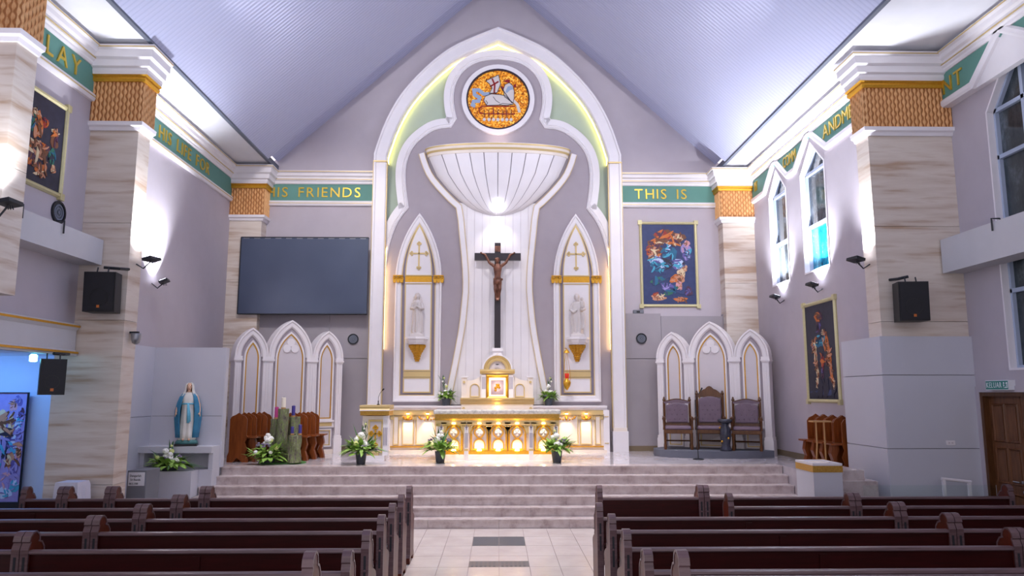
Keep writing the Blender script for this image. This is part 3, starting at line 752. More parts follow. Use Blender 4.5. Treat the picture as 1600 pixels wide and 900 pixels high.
mline([(400, 470), (420, 500), (450, 520)], .006, 'mosaic_dark', .02, 'fold_line'); mline([(345, 500), (360, 520), (350, 536)], .006, 'mosaic_dark', .02, 'fold_line'); mline([(440, 536), (470, 522), (545, 530)], .006, 'mosaic_dark', .02, 'fold_line')
mline([(565, 545), (320, 545), (300, 558), (296, 575), (306, 598), (325, 603), (565, 603)], .012, 'mosaic_red', .016, 'book_outline')
for x in (335, 370, 404, 436, 470, 502, 533):
    mline([(x, 570), (x, 640)], .006, 'mosaic_dark', .018, 'seal_cord'); MB(fbd).prism(circ(.042, 12, Q([(x, 648)])[0]), .05, .072).build('seal', 'statue_white', rw)
for x in (400, 495): mline([(x, 545), (x, 603)], .008, 'mosaic_red', .017, 'book_line')

# ------------------------------------------------------------------ voxel sculpting helper
def sculpt(mb, name, mat, parent, voxel=.012, it=6, loc=None, dec=0):
    o = mb.build(name, mat, parent, world=False)
    r = o.modifiers.new('r', 'REMESH'); r.mode = 'VOXEL'; r.voxel_size = voxel
    s = o.modifiers.new('s', 'SMOOTH'); s.factor = .5; s.iterations = it
    if dec: d = o.modifiers.new('d', 'DECIMATE'); d.ratio = dec
    baked(o)
    for p in o.data.polygons: p.use_smooth = True
    return o
def robe(mb, secs, folds=7, amp=.12, seg=36, ph=0):
    """secs: z, rx, ry, cx, cy, fold strength"""
    v = []; f = []
    for (z, rx, ry, cx, cy, fs) in secs:
        for t in range(seg):
            th = 2 * pi * t / seg; k = 1 + amp * fs * sin(folds * th + ph + z * 2.2) + amp * .5 * fs * sin((folds + 4) * th + 1.3)
            v.append((cx + rx * k * cos(th), cy + ry * k * sin(th), z))
    m = len(secs)
    for i in range(m - 1):
        for t in range(seg): w = (t + 1) % seg; f.append((i * seg + t, i * seg + w, (i + 1) * seg + w, (i + 1) * seg + t))
    f += [tuple(range(seg - 1, -1, -1)), tuple((m - 1) * seg + t for t in range(seg))]
    mb.add(v, f)

# ------------------------------------------------------------------ niches
def gold_cross(mb, cx, z0, z1, hw, zbar, fr_n, w=.018, r=.055):
    mb.fbox(cx - w, cx + w, z0 + r, z1 - r, fr_n, fr_n + .02); mb.fbox(cx - hw + r, cx + hw - r, zbar - w, zbar + w, fr_n, fr_n + .02)
    for (x, z, dx, dz) in ((cx, z0 + r, 0, -1), (cx, z1 - r, 0, 1), (cx - hw + r, zbar, -1, 0), (cx + hw - r, zbar, 1, 0)):
        for a, b in ((dx, dz), (dz, dx), (-dz, -dx)):
            c = (x + a * r * .55, z + b * r * .55); mb.prism(circ(r * .55, 10, c), fr_n, fr_n + .03)
def leaf_capital(mb, cx, zc, w, h, n0, n1):
    mb.fbox(cx - w * .5, cx + w * .5, zc + h * .36, zc + h * .5, n0, n1)
    for i in range(3):
        x = cx + (i - 1) * w * .34
        mb.prism([(x - w * .13, zc - h * .45), (x + w * .13, zc - h * .45), (x + w * .2, zc + h * .2), (x, zc + h * .4), (x - w * .2, zc + h * .2)], n0, n1 - .02)
        mb.ball(mb.fr(x, zc + h * .18, n1 - .02), w * .13, 8, 5)
def niche(side, label):
    g = lambda py: oy(654, py, YBD).z
    cx = oy(654.3, 437, YBD).x * (1 if side < 0 else -1)
    t = thing('wall_niche', label, 'niche', (cx, YBD, g(628)), group='gilded lancet niches')
    W_ = .565; o = lancet(cx - W_, cx + W_, g(628), g(437), g(333.5), 10)
    MB(fbd).sweep(o, [(-.155, 0), (-.155, .03), (-.125, .055), (-.06, .06), (-.04, .09), (-.01, .085), (0, .06), (0, 0)], True).build('frame_moulding', 'white_paint', t)
    MB(fbd).sweep(inset(o, -.155), [(-.014, 0), (-.014, .04), (.004, .04), (.004, 0)], True).build('gold_line', 'gold_line', t)
    MB(fbd).prism(inset(o, -.15), 0, .012).build('recess_strip', 'dark_purple', t)
    w = .325
    top = lancet(cx - w, cx + w, g(431), g(430.5), g(352), 9)
    pt = MB(fbd).prism(top, 0, .03).build('upper_panel', 'white_paint', t)
    MB(fbd).sweep(top, [(-.018, .02), (-.018, .04), (.006, .04), (.006, .02)], True).build('gold_line', 'gold_line', pt)
    for z0, z1, nm in ((g(579.5), g(443), 'main_panel'), (g(613.5), g(590), 'lower_panel')):
        q = [(cx - w, z0), (cx - w, z1), (cx + w, z1), (cx + w, z0)]
        pp = MB(fbd).prism(q, 0, .03).build(nm, 'white_paint', t); MB(fbd).sweep(q, [(-.022, .02), (-.022, .042), (.006, .042), (.006, .02)], True).build('gold_line', 'gold_line', pp)
    MB(fbd).fbox(cx - w, cx + w, g(441.5), g(432), 0, .05).build('gold_band', 'gold_paint', t); MB(fbd).fbox(cx - w, cx + w, g(589), g(580.5), 0, .045).build('gold_band', 'gold_line', t)
    MB(fbd).fbox(cx - w, cx + w, g(443), g(441.5), 0, .06).build('white_fillet', 'white_paint', t)
    for s in (-1, 1):
        mb = MB(fbd); leaf_capital(mb, cx + s * (W_ - .075), g(437), .25, .19, .04, .13); mb.build('leaf_capital', 'gold_paint', t)
    mb = MB(fbd); gold_cross(mb, cx, g(422), g(378), .23, g(396.5), .03); mb.build('cross_ornament', 'gold_line', t)
    mb = MB(); zc = g(539)
    for r, z0, z1 in ((.20, 0, .04), (.235, .04, .07), (.25, .07, .12), (.285, .12, .17)):
        mb.lathe([(r, z0), (r, z1)], (cx, YBD - .2, zc), 8)
    mb.box(cx - .2, cx + .2, YBD - .2, YBD, zc, zc + .16); mb.build('console_shelf', 'white_paint', t)
    mb = MB(); 
    for i, (r, dz) in enumerate(((.15, 0), (.125, -.06), (.10, -.12), (.075, -.18), (.06, -.24), (.05, -.30), (.035, -.35))):
        for j in range(5):
            th = pi + pi * (j + .5) / 5; mb.ball((cx + r * cos(th), YBD - .03 + r * .9 * sin(th), zc + dz - .03), r * .38 + .01, 8, 5)
    mb.lathe([(.14, 0), (.05, -.28), (.02, -.38)], (cx, YBD - .05, zc), 10, 1, .8); mb.build('gilded_bracket', 'gold_paint', t)
    return cx, zc + .17
cxl, zn = niche(-1, 'tall gilded lancet niche left of the crucifix'); cxr, _ = niche(1, 'tall gilded lancet niche right of the crucifix')
# statues in the niches
sl = thing('saint_statue', 'white statue with praying hands in the left niche', 'statue', (cxl, YBD - .2, zn), group='white niche statues')
mb = MB(); mb.box(-.17, .17, -.13, .13, 0, .07); mb.lathe([(.15, .06), (.12, .13)], seg=16, sy=.85)
robe(mb, [(.12, .135, .11, 0, 0, 1.2), (.3, .125, .10, .005, 0, 1.2), (.48, .118, .095, .01, 0, 1), (.62, .108, .088, 0, 0, .6), (.74, .118, .092, 0, 0, .5), (.84, .112, .08, 0, 0, .2), (.885, .055, .055, 0, 0, 0), (.92, .045, .045, 0, 0, 0)])
mb.ball((0, -.015, .975), .062, 12, 8, 1, 1.1, 1.3); mb.ball((0, .02, .975), .078, 12, 8, 1, .9, 1.35); mb.tube([(-.07, .02, .98), (-.085, .02, .85), (-.09, 0, .7)], [.03, .035, .03], 8); mb.tube([(.07, .02, .98), (.085, .02, .85), (.09, 0, .7)], [.03, .035, .03], 8)
for s in (-1, 1): mb.tube([(s * .1, 0, .82), (s * .135, -.03, .68), (s * .07, -.1, .69), (0, -.125, .75)], [.04, .045, .035, .02], 10)
mb.tube([(0, -.12, .72), (0, -.13, .83)], [.028, .008], 8); mb.ball((0, -.085, .97), .014, 8, 5)
sculpt(mb, 'figure', 'statue_white', sl, .009, 1)
sr = thing('saint_statue', 'white bearded statue carrying a child in the right niche', 'statue', (cxr, YBD - .2, zn), group='white niche statues')
mb = MB(); mb.box(-.17, .17, -.13, .13, 0, .07); mb.lathe([(.15, .06), (.12, .12)], seg=16, sy=.85)
robe(mb, [(.10, .12, .10, 0, 0, 1.2), (.28, .125, .10, 0, 0, 1.4), (.46, .135, .1, -.01, 0, 1.2), (.6, .13, .092, -.01, 0, .8), (.74, .13, .092, 0, 0, .5), (.83, .12, .08, 0, 0, .2), (.875, .055, .055, 0, 0, 0), (.91, .045, .045, 0, 0, 0)], 6, ph=1)
mb.ball((-.01, -.01, .97), .064, 12, 8, 1, 1.1, 1.3); mb.ball((-.01, -.06, .915), .034, 8, 6, 1, .9, 1.3); mb.ball((-.01, .02, .98), .074, 10, 8, 1, .9, 1.2); mb.ball((-.01, -.082, .96), .013, 8, 5)
mb.tube([(-.11, 0, .81), (-.165, -.02, .66), (-.1, -.09, .60), (-.02, -.12, .66)], [.042, .045, .035, .022], 10); mb.tube([(.11, 0, .81), (.165, -.04, .68), (.11, -.11, .66), (.06, -.13, .68)], [.042, .045, .036, .024], 10)
mb.ball((.115, -.06, .80), .06, 10, 7, 1, .9, 1.5); mb.ball((.105, -.07, .925), .042, 10, 7, 1, 1, 1.15); mb.tube([(.15, -.05, .83), (.06, -.09, .86)], .018, 8)
mb.tube([(.12, -.08, .6), (.15, -.06, .4), (.12, -.06, .2)], [.05, .045, .03], 8)
sculpt(mb, 'figure', 'statue_white', sr, .009, 1)

# ------------------------------------------------------------------ crucifix
YX = 17.80
cr = thing('crucifix', 'large dark crucifix with bronze figure before the white boards', 'crucifix', (0, YX, oy(777, 545, YX).z))
fx = back_frame(YX)
g = lambda py: oy(777, py, YX).z
MB(fx).fbox(-.073, .073, g(546), g(380), -.05, .05).build('upright_beam', 'cross_wood', cr); MB(fx).fbox(-.56, .56, g(407), g(396), -.048, .053).build('cross_beam', 'cross_wood', cr)
MB(fx).fbox(-.03, .03, g(500), g(498), -.2, -.04).build('wall_fixing', 'dark_metal', cr); MB(fx).fbox(-.03, .03, g(420), g(418), -.2, -.04).build('wall_fixing', 'dark_metal', cr)
MB(fx).fbox(-.065, .065, g(394), g(385), .05, .06).build('title_plate', 'bronze', cr)
mb = MB(); base = cr.location
zh, zf = g(405), g(471); Hh = zh - zf
L = lambda x, y, f_: (x, y, zf + Hh * f_ - base.z)
# trunk, hips, legs
robe(mb, [(zf + Hh * .42 - base.z, .075, .06, 0, -.12, 0), (zf + Hh * .50 - base.z, .088, .068, 0, -.12, 0), (zf + Hh * .58 - base.z, .074, .056, 0, -.12, 0), (zf + Hh * .68 - base.z, .088, .064, .0, -.12, 0), (zf + Hh * .78 - base.z, .105, .07, .0, -.12, 0), (zf + Hh * .84 - base.z, .10, .055, 0, -.11, 0), (zf + Hh * .88 - base.z, .04, .04, 0, -.12, 0)], seg=20)
for s in (-1, 1):
    mb.tube([L(s * .045, -.12, .46), L(s * .05, -.16, .27), L(s * .025, -.12, .07), L(s * .012, -.15, .0)], [.056, .045, .032, .022], 10)
    zc_a = g(398) - base.z
    mb.tube([L(s * .09, -.11, .82), (s * .2, -.10, (zf + Hh * .9) - base.z), (s * .30, -.09, zc_a - .02), (s * .385, -.07, zc_a + .02)], [.042, .034, .026, .018], 10)
    hx, hz = s * .395, zc_a + .03
    for k in range(4): mb.tube([(hx, -.07, hz), (hx + s * (.03 + .008 * (1 - abs(k - 1.5))), -.08, hz + .022 - .014 * k)], [.009, .006], 6)
    mb.tube([(hx - s * .01, -.075, hz), (hx + s * .005, -.085, hz + .035)], [.008, .006], 6); mb.ball((hx, -.07, hz), .018, 8, 6, 1, .6, 1)
mb.ball(L(-.012, -.16, .945), .052, 12, 8, .95, 1.1, 1.25); mb.ball(L(-.012, -.135, .955), .06, 12, 8, 1, .95, 1.2); mb.ball(L(-.014, -.21, .915), .026, 8, 6, 1, .7, 1.3); mb.ball(L(-.012, -.215, .945), .011, 6, 5)
for k in range(10): th = 2 * pi * k / 10; mb.ball((-.012 + .055 * cos(th), -.145 + .06 * sin(th), zf + Hh * .985 - base.z), .014, 6, 5)
bo = sculpt(mb, 'figure', 'bronze', cr, .0085, 2)
mb = MB(); robe(mb, [(zf + Hh * .37 - base.z, .095, .07, 0, -.13, 1), (zf + Hh * .44 - base.z, .098, .078, 0, -.125, 1), (zf + Hh * .53 - base.z, .096, .076, 0, -.12, .6)], 9, .08); mb.ball((.1, -.13, zf + Hh * .5 - base.z), .03, 8, 6); mb.build('loincloth', 'bronze', cr, True, world=False)
# ================================================================== HIGH ALTAR, TABERNACLE, ALTAR TABLE, AMBO
YK = 17.55                               # front of the counter against the wall
fk = back_frame(YK)
g = lambda py: oy(777, py, YK).z
xk = oy(947, 650, YK).x
ha = thing('high_altar', 'long cream and gold altar counter against the back wall', 'altar', (0, 17.8, ZP))
zt_ = g(634)
MB(fk).fbox(-xk, xk, ZP, zt_ - .1, -.44, 0).build('body', 'cream', ha)
MB(fk).sweep([(-xk - .02, zt_ - .1), (xk + .02, zt_ - .1)], [(0, -.44), (0, .03), (.03, .05), (.06, .05), (.06, .07), (.1, .07), (.1, -.44)]).build('top_slab', 'white_paint', ha)
MB(fk).fbox(-xk, xk, zt_ - .21, zt_ - .105, 0, .035).build('gold_frieze', 'gold_line', ha)
MB(fk).fbox(-xk, xk, ZP, ZP + .06, 0, .06).build('base_moulding', 'cream', ha); MB(fk).fbox(-xk, xk, ZP + .12, ZP + .15, 0, .04).build('gold_line', 'gold_paint', ha)
for s in (-1, 1):
    MB(fk).fbox(s * xk - .07, s * xk + .07, ZP, zt_ - .1, -.3, .05).build('end_post', 'white_paint', ha)
    MB(fk).fbox(s * xk - .05, s * xk + .05, zt_ - .26, zt_ - .24, .05, .062).build('gold_line', 'gold_line', ha); MB(fk).fbox(s * xk - .05, s * xk + .05, ZP + .2, ZP + .22, .05, .062).build('gold_line', 'gold_line', ha)
zp0, zp1 = ZP + .19, zt_ - .24
def rect(x0, x1, z0, z1): return [(x0, z0), (x0, z1), (x1, z1), (x1, z0)]
def rnd_arch(x0, x1, z0, z1, n=10):
    r = (x1 - x0) / 2; cx = (x0 + x1) / 2; zs = z1 - r
    return [(x0, z0)] + [(cx - r * cos(pi * i / n), zs + r * sin(pi * i / n)) for i in range(n + 1)] + [(x1, z0)]
GL = [(-.014, 0), (-.014, .02), (.006, .026), (.012, 0)]
kx = lambda px: oy(px, 670, YK).x
for s in (-1, 1):
    X = lambda px: kx(px) if s > 0 else -kx(px)
    def R2(a, b): return (min(X(a), X(b)), max(X(a), X(b)))
    a, b = R2(930, 938)
    p = MB(fk).prism(rect(a, b, zp0, zp1), 0, .012).build('narrow_panel', 'cream', ha); MB(fk).sweep(rect(a, b, zp0, zp1), GL, True).build('gold_line', 'gold_line', p)
    a, b = R2(907, 924)
    p = MB(fk).prism(rnd_arch(a, b, zp0, zp1), 0, .012).build('arched_panel', 'cream', ha); MB(fk).sweep(rnd_arch(a, b, zp0, zp1), GL, True).build('gold_line', 'gold_line', p)
    a, b = R2(873, 903)
    p = MB(fk).prism(rect(a, b, zp0, zp1), 0, .012).build('wide_panel', 'cream', ha); MB(fk).sweep(rect(a, b, zp0, zp1), GL, True).build('gold_line', 'gold_line', p)
    for q in (905.5, 927, 940.5):
        mb = MB(fk); leaf_capital(mb, X(q), zp1 - .02, .09, .13, 0, .07); mb.build('leaf_capital', 'gold_line', ha)
    for q in (885, 915.5):
        mb = MB(fk); w = .2 if q == 885 else .1
        for i in range(9):
            th = pi * i / 8; mb.ball(fk(X(q) + w * cos(th), zp1 - .02 - .06 * sin(th), .03), .024, 6, 5)
        mb.ball(fk(X(q), zp1 - .03, .05), .04, 8, 6); mb.build('gilded_garland', 'gold_paint', ha)
        lq = fk(X(q), zp1 + .045, .09)
        bb = MB().lathe([(.028, 0), (.034, .01), (.03, .03)], lq, 12).build('bulb', 'lamp_warm', ha); MB().lathe([(.04, .028), (.04, .05)], lq, 12).build('lamp_cup', 'gold_paint', bb)
        light('SPOT', 'niche_lamp_light', fk(X(q), zp1 + .03, .13), 24, (1, .72, .38), fk(X(q), ZP, .0), .02, 75, .8)

# tabernacle shrine on the counter
YT = 17.50; ft = back_frame(YT); gt = lambda py: oy(777, py, YT).z; tx_ = lambda px: oy(px, 590, YT).x
tb = thing('tabernacle', 'cream and gold tabernacle shrine with a lit square door', 'tabernacle', (0, 17.75, zt_))
zb_ = gt(632); zl_ = gt(623)
xb_ = tx_(833)
MB(ft).fbox(-xb_, xb_, zt_ + .001, max(zb_, zt_ + .01), -.3, .02).build('base', 'cream', tb)
MB(ft).sweep([(-xb_ - .02, zb_), (xb_ + .02, zb_)], [(0, -.3), (0, .02), (.05, .05), (.10, .06), (.13, .09), (.155, .09), (.155, -.3)]).build('gold_ledge', 'gold_line', tb)
MB(ft).fbox(-xb_ + .05, xb_ - .05, zb_ - .05, zb_ - .02, .02, .035).build('bead_row', 'gold_line', tb)
MB(ft).fbox(-xb_, xb_, zt_ - .12, zt_ + .004, .028, .05).build('apron', 'cream', tb)
for s in (-1, 1):
    MB(ft).prism(circ(.035, 12, (s * (xb_ - .06), zt_ - .06)), .05, .07).build('rosette', 'gold_line', tb)
zw = gt(590); z0 = zl_
wall = [(-xb_ + .04, z0), (-xb_ + .04, gt(594))] + [(tx_(722 + 12) + (tx_(752) - tx_(734)) * i / 8, gt(594.5) + (gt(586.5) - gt(594.5)) * (i / 8) ** 2.0) for i in range(9)] + [(tx_(752), gt(584)), (-tx_(752), gt(584))] + [(-(tx_(734) + (tx_(752) - tx_(734)) * i / 8), gt(594.5) + (gt(586.5) - gt(594.5)) * (i / 8) ** 2.0) for i in range(8, -1, -1)] + [(xb_ - .04, gt(594)), (xb_ - .04, z0)]
MB(ft).prism(wall, -.25, 0).build('screen_wall', 'cream', tb)
for s in (-1, 1):
    x = s * (xb_ - .065)
    MB(ft).fbox(x - .06, x + .06, z0, gt(590), -.2, .03).build('end_post', 'cream', tb); MB(ft).fbox(x - .085, x + .085, gt(590), gt(587.5), -.2, .055).build('post_cap', 'white_paint', tb); MB(ft).prism(circ(.03, 10, (x, gt(597))), .03, .05).build('rosette', 'gold_line', tb)
    a, b = sorted((s * abs(tx_(735)), s * abs(tx_(749)))); q = rnd_arch(a, b, z0 + .05, gt(600))
    p = MB(ft).prism(q, 0, .01).build('arched_panel', 'panel_white', tb); MB(ft).sweep(q, GL, True).build('gold_line', 'gold_line', p)
    a, b = sorted((s * abs(tx_(752)), s * abs(tx_(760))))
    MB(ft).fbox(a, b, z0, gt(586), 0, .05).build('pilaster', 'white_paint', tb)
    for i in range(3): x = a + (b - a) * (i + 1) / 4; MB(ft).fbox(x - .008, x + .008, gt(608), gt(589), .05, .056).build('flute', 'dark_purple', tb)
zs_ = gt(584); hw = abs(tx_(750))
MB(ft).sweep([(-hw, zs_), (hw, zs_)], [(0, -.25), (0, .06), (.04, .08), (.06, .11), (.1, .11), (.1, -.25)]).build('gold_entablature', 'gold_line', tb)
r = abs(tx_(756)); zc = zs_ + .10; hs = gt(556) - zc
semi = [(r * cos(pi - pi * i / 20), zc + hs * sin(pi - pi * i / 20)) for i in range(21)]
MB(ft).prism(semi, -.2, .02).build('tympanum', 'lace_relief', tb)
MB(ft).sweep(semi, [(-.12, .0), (-.12, .06), (-.06, .08), (-.05, .05), (0, .08), (.02, .05), (.02, 0)]).build('gold_arch', 'gold_line', tb)
MB(ft).sweep([(x * 1.0, z) for x, z in semi], [(.005, .0), (.005, .09), (.035, .09), (.035, 0)]).build('arch_fillet', 'white_paint', tb)
for i in range(9):
    th = pi * (i + .5) / 9; MB(ft).fbox((r - .28) * cos(th) - .03, (r - .28) * cos(th) + .03, zc + (hs - .2) * sin(th) * .8 - .012 + .03, zc + (hs - .2) * sin(th) * .8 + .03 + .012, .02, .035).build('scroll', 'panel_white', tb)
MB(ft).fbox(tx_(770), -tx_(770), gt(559), gt(549), -.15, .05).build('top_block', 'white_paint', tb); MB(ft).fbox(tx_(768.5), -tx_(768.5), gt(549), gt(544), -.15, .07).build('top_cap', 'white_paint', tb); MB(ft).prism(circ(.03, 10, (0, gt(555))), .05, .07).build('rosette', 'gold_line', tb)
a = abs(tx_(761.5)); zd0, zd1 = gt(621.5), gt(587.5)
dr = MB(ft).fbox(-a, a, zd0, zd1, 0, .02).build('door', 'tabernacle_light', tb)
MB(ft).sweep(rect(-a, a, zd0, zd1), [(-.04, .0), (-.04, .06), (0, .085), (.03, .06), (.03, 0)], True).build('gold_frame', 'gold_paint', dr)
b = abs(tx_(767)); MB(ft).fbox(-b, b, gt(617), gt(594), .02, .035).build('silver_plate', 'plate_silver', dr)
mb = MB(ft)
for i in range(7): th = i * .9; mb.ball(ft(.045 * cos(th), (gt(617) + gt(594)) / 2 + .06 * sin(th * 1.7), .04), .03, 8, 5)
mb.build('gilded_emblem', 'gold_paint', dr)
MB().lathe([(.03, -.02), (.045, 0), (.03, .025)], ft(0, zt_ - .05, .09), 12).build('bulb', 'lamp_warm', tb)
light('POINT', 'tabernacle_glow', ft(0, gt(604), .3), 3.5, (1, .8, .5), None, .1)

# altar table
YM = 15.55; fm = back_frame(YM); gm = lambda py: oy(777, py, YM).z; mx = lambda px: oy(px, 680, YM).x
at_ = thing('altar_table', 'cream altar table with gilded arches and lit medallions', 'altar', (0, 16, ZP))
xm = oy(875.5, 644, YM).x; zt2 = gm(640.5)
MB(fm).fbox(-xm + .08, xm - .08, ZP, zt2 - .32, -.85, 0).build('body', 'cream', at_)
MB(fm).fbox(-xm, xm, zt2 - .085, zt2, -.95, .12).build('marble_slab', 'altar_marble', at_, bevel=.02)
MB(fm).sweep([(-xm + .03, zt2 - .21), (xm - .03, zt2 - .21)], [(0, -.9), (0, .06), (.04, .09), (.125, .10), (.125, -.9)]).build('gold_frieze', 'gold_relief', at_)
MB(fm).sweep([(-xm + .05, zt2 - .33), (xm - .05, zt2 - .33)], [(0, -.88), (0, .03), (.05, .06), (.12, .06), (.12, -.88)]).build('gold_band', 'gold_line', at_)
MB(fm).fbox(-xm + .06, xm - .06, ZP, ZP + .12, -.86, .05).build('plinth', 'white_paint', at_); MB(fm).fbox(-xm + .07, xm - .07, ZP + .12, ZP + .19, -.86, .04).build('gold_line', 'gold_paint', at_)
zc0, zc1 = gm(703), zt2 - .34
for px in (729, 829.5, 690, 868):
    x = mx(px) if px < 777 else -mx(1555 - px)
    x = (1 if px > 777 else -1) * abs(mx(px))
    MB(fm).fbox(x - .045, x + .045, ZP, gm(704), 0, .10).build('pilaster_base', 'white_paint', at_); MB(fm).fbox(x - .042, x + .042, gm(704), gm(701), 0, .1).build('gold_line', 'gold_line', at_)
    MB(fm).fbox(x - .042, x + .042, gm(701), zc1, 0, .085).build('pilaster', 'white_paint', at_)
    for i in range(3): q = x + (i - 1) * .022; MB(fm).fbox(q - .006, q + .006, gm(699), gm(676), .085, .09).build('flute', 'dark_purple', at_)
    mb = MB(fm); mb.fbox(x - .008, x + .008, gm(671), gm(663), .085, .1); mb.fbox(x - .025, x + .025, gm(668), gm(666.5), .085, .1); mb.build('small_cross', 'dark_purple', at_)
for px in (709, 749, 778.5, 808, 849):
    x = mx(px + .0); w = .17
    ar = rnd_arch(x - w, x + w, zc0, gm(664))
    p = MB(fm).prism(ar, 0, .012).build('arched_panel', 'panel_white', at_); MB(fm).sweep(ar, [(-.022, 0), (-.022, .035), (.01, .045), (.022, 0)], True).build('gold_arch', 'gold_paint', p)
    sm_ = rnd_arch(x - .11, x + .11, zc0 + .02, gm(686)); MB(fm).sweep(sm_, [(-.012, 0), (-.012, .03), (.012, .03), (.012, 0)], True).build('gold_line', 'gold_paint', p)
    zc = gm(675.5); dm = [(x + .095 * cos(2 * pi * i / 24) * (1 + .06 * cos(8 * pi * i / 24)), zc + .11 * sin(2 * pi * i / 24) * (1 + .1 * cos(8 * pi * i / 24))) for i in range(24)]
    md = MB(fm).prism(dm, .012, .03).build('medallion', 'panel_white', at_); MB(fm).sweep(dm[::-1], [(-.012, .01), (-.012, .055), (.014, .055), (.014, .01)], True).build('gold_ring', 'gold_paint', md)
    mb = MB(fm)
    for k in range(4):
        dx, dz_ = ((1, 0), (0, 1), (-1, 0), (0, -1))[k]; mb.prism([(x, zc), (x + dx * .065 - dz_ * .024, zc + dz_ * .065 + dx * .024), (x + dx * .065 + dz_ * .024, zc + dz_ * .065 - dx * .024)], .03, .05)
    mb.build('cross_pattee', 'white_paint', md)
    for s in (-1, 1):
        mb = MB(fm); leaf_capital(mb, x + s * .2, gm(669), .11, .24, 0, .06); mb.build('leaf_capital', 'gold_line', at_)
    MB().lathe([(.03, -.012), (.042, .0), (.03, .02)], fm(x, gm(661.5), .055), 12).build('bulb', 'lamp_warm', at_)
    light('SPOT', 'altar_lamp_light', fm(x, gm(662.5), .09), 9, (1, .74, .40), fm(x, ZP + .1, .03), .02, 80, .8)
    MB().lathe([(.05, -.02), (.05, 0), (.035, .02)], fm(x, ZP + .21, .035), 12).build('foot_bulb', 'lamp_warm', at_)
    light('POINT', 'foot_lamp_light', fm(x, ZP + .24, .09), 2.6, (1, .72, .36), None, .02)

# ambo on the left
YO = 15.55; fo = back_frame(YO); go = lambda py: oy(588, py, YO).z; axp = lambda px: oy(px, 690, YO).x
am = thing('ambo', 'cream ambo with gilded cross panel and microphone', 'lectern', (axp(583), 15.8, ZP))
x0, x1 = axp(564), axp(601.5); zt3 = go(633)
MB(fo).fbox(x0 + .02, x1 - .02, ZP, zt3 - .22, -.5, 0).build('body', 'cream', am)
MB(fo).sweep([(x0 - .02, zt3 - .21), (x1 + .08, zt3 - .21)], [(0, -.55), (0, .04), (.02, .07), (.115, .08), (.115, -.55)]).build('relief_band', 'gold_relief', am)
MB(fo).sweep([(x0 - .03, zt3 - .095), (x1 + .09, zt3 - .095)], [(0, -.56), (0, .09), (.03, .07), (.06, .09), (.095, .09), (.095, -.56)]).build('gold_top', 'gold_line', am)
MB(fo).fbox(x0 - .035, x1 + .095, zt3 - .115, zt3 - .098, -.56, .095).build('fillet', 'white_paint', am)
MB(fo).fbox(x0, x1, ZP, ZP + .10, -.52, .05).build('plinth', 'white_paint', am); MB(fo).fbox(x0 + .08, x1 - .12, ZP + .1, ZP + .16, 0, .04).build('gold_line', 'gold_line', am)
pn = rect(axp(576), axp(597) , go(706), go(657)); p = MB(fo).prism(pn, 0, .012).build('cross_panel', 'panel_white', am); MB(fo).sweep(pn, [(-.02, 0), (-.02, .03), (.01, .04), (.02, 0)], True).build('gold_line', 'gold_line', p)
mb = MB(fo); gold_cross(mb, (axp(576) + axp(597)) / 2, go(699), go(664), .135, go(677.5), .012, .016, .055); mb.build('gilded_cross', 'gold_paint', p)
x = axp(602); MB(fo).fbox(x - .05, x + .06, ZP + .1, zt3 - .22, -.1, .03).build('pilaster', 'white_paint', am)
for i in range(3): q = x + (i - 1) * .03; MB(fo).fbox(q - .007, q + .007, ZP + .3, go(668), .03, .036).build('flute', 'dark_purple', am)
MB(fo).fbox(x - .03, x + .04, go(660), go(655), .03, .045).build('small_panel', 'panel_white', am)
mc = thing('gooseneck_microphone', 'thin black gooseneck microphone on the ambo', 'microphone', (oy(591, 633, 15.7).x, 15.7, zt3))
mb = MB(); mb.lathe([(.03, 0), (.03, .012), (.012, .03), (.012, .09)], seg=12); mb.tube([(0, 0, .05), (.0, 0, .16), (.03, -.01, .24), (.09, -.02, .31)], .005, 6); mb.build('gooseneck', 'black_plastic', mc, world=False)
MB().tube([(.08, -.018, .30), (.115, -.025, .335)], [.013, .016], 8).build('capsule', 'black_plastic', mc, world=False)

# sanctuary lamp hanging before the right niche
YS = 17.72; gx = lambda px, py: oy(px, py, YS)
sl_ = thing('sanctuary_lamp', 'small hanging gold sanctuary lamp with red glass', 'lamp', gx(886, 610), group=None)
bz = sl_.location
top = gx(885, 545); MB().tube([(0, 0, top.z - bz.z), (0, .25, top.z - bz.z + .03)], .012, 8).build('arm', 'gold_paint', sl_, world=False)
MB().lathe([(.075, -.0), (.05, .05), (.015, .09)], (0, 0, top.z - bz.z - .1), 12).build('smoke_bell', 'gold_paint', sl_, world=False)
zred = gx(886, 583).z - bz.z
for k in range(3):
    th = 2 * pi * k / 3 + .5; pts = [(.0 + .02 * cos(th), .02 * sin(th), top.z - bz.z - .1), (.11 * cos(th), .11 * sin(th), zred - .12), (.08 * cos(th), .08 * sin(th), zred - .2)]
    MB().tube(pts, .005, 5).build('chain', 'gold_paint', sl_, world=False)
MB().lathe([(.008, 0), (.03, .03), (.075, .10), (.095, .18), (.08, .22), (.04, .25), (.045, .28)], (0, 0, 0), 14).build('gold_bowl', 'gold_paint', sl_, True, world=False)
MB().lathe([(.03, 0), (.045, .02), (.05, .11), (.045, .12)], (0, 0, .28), 12).build('red_glass', 'red_lamp', sl_, True, world=False)
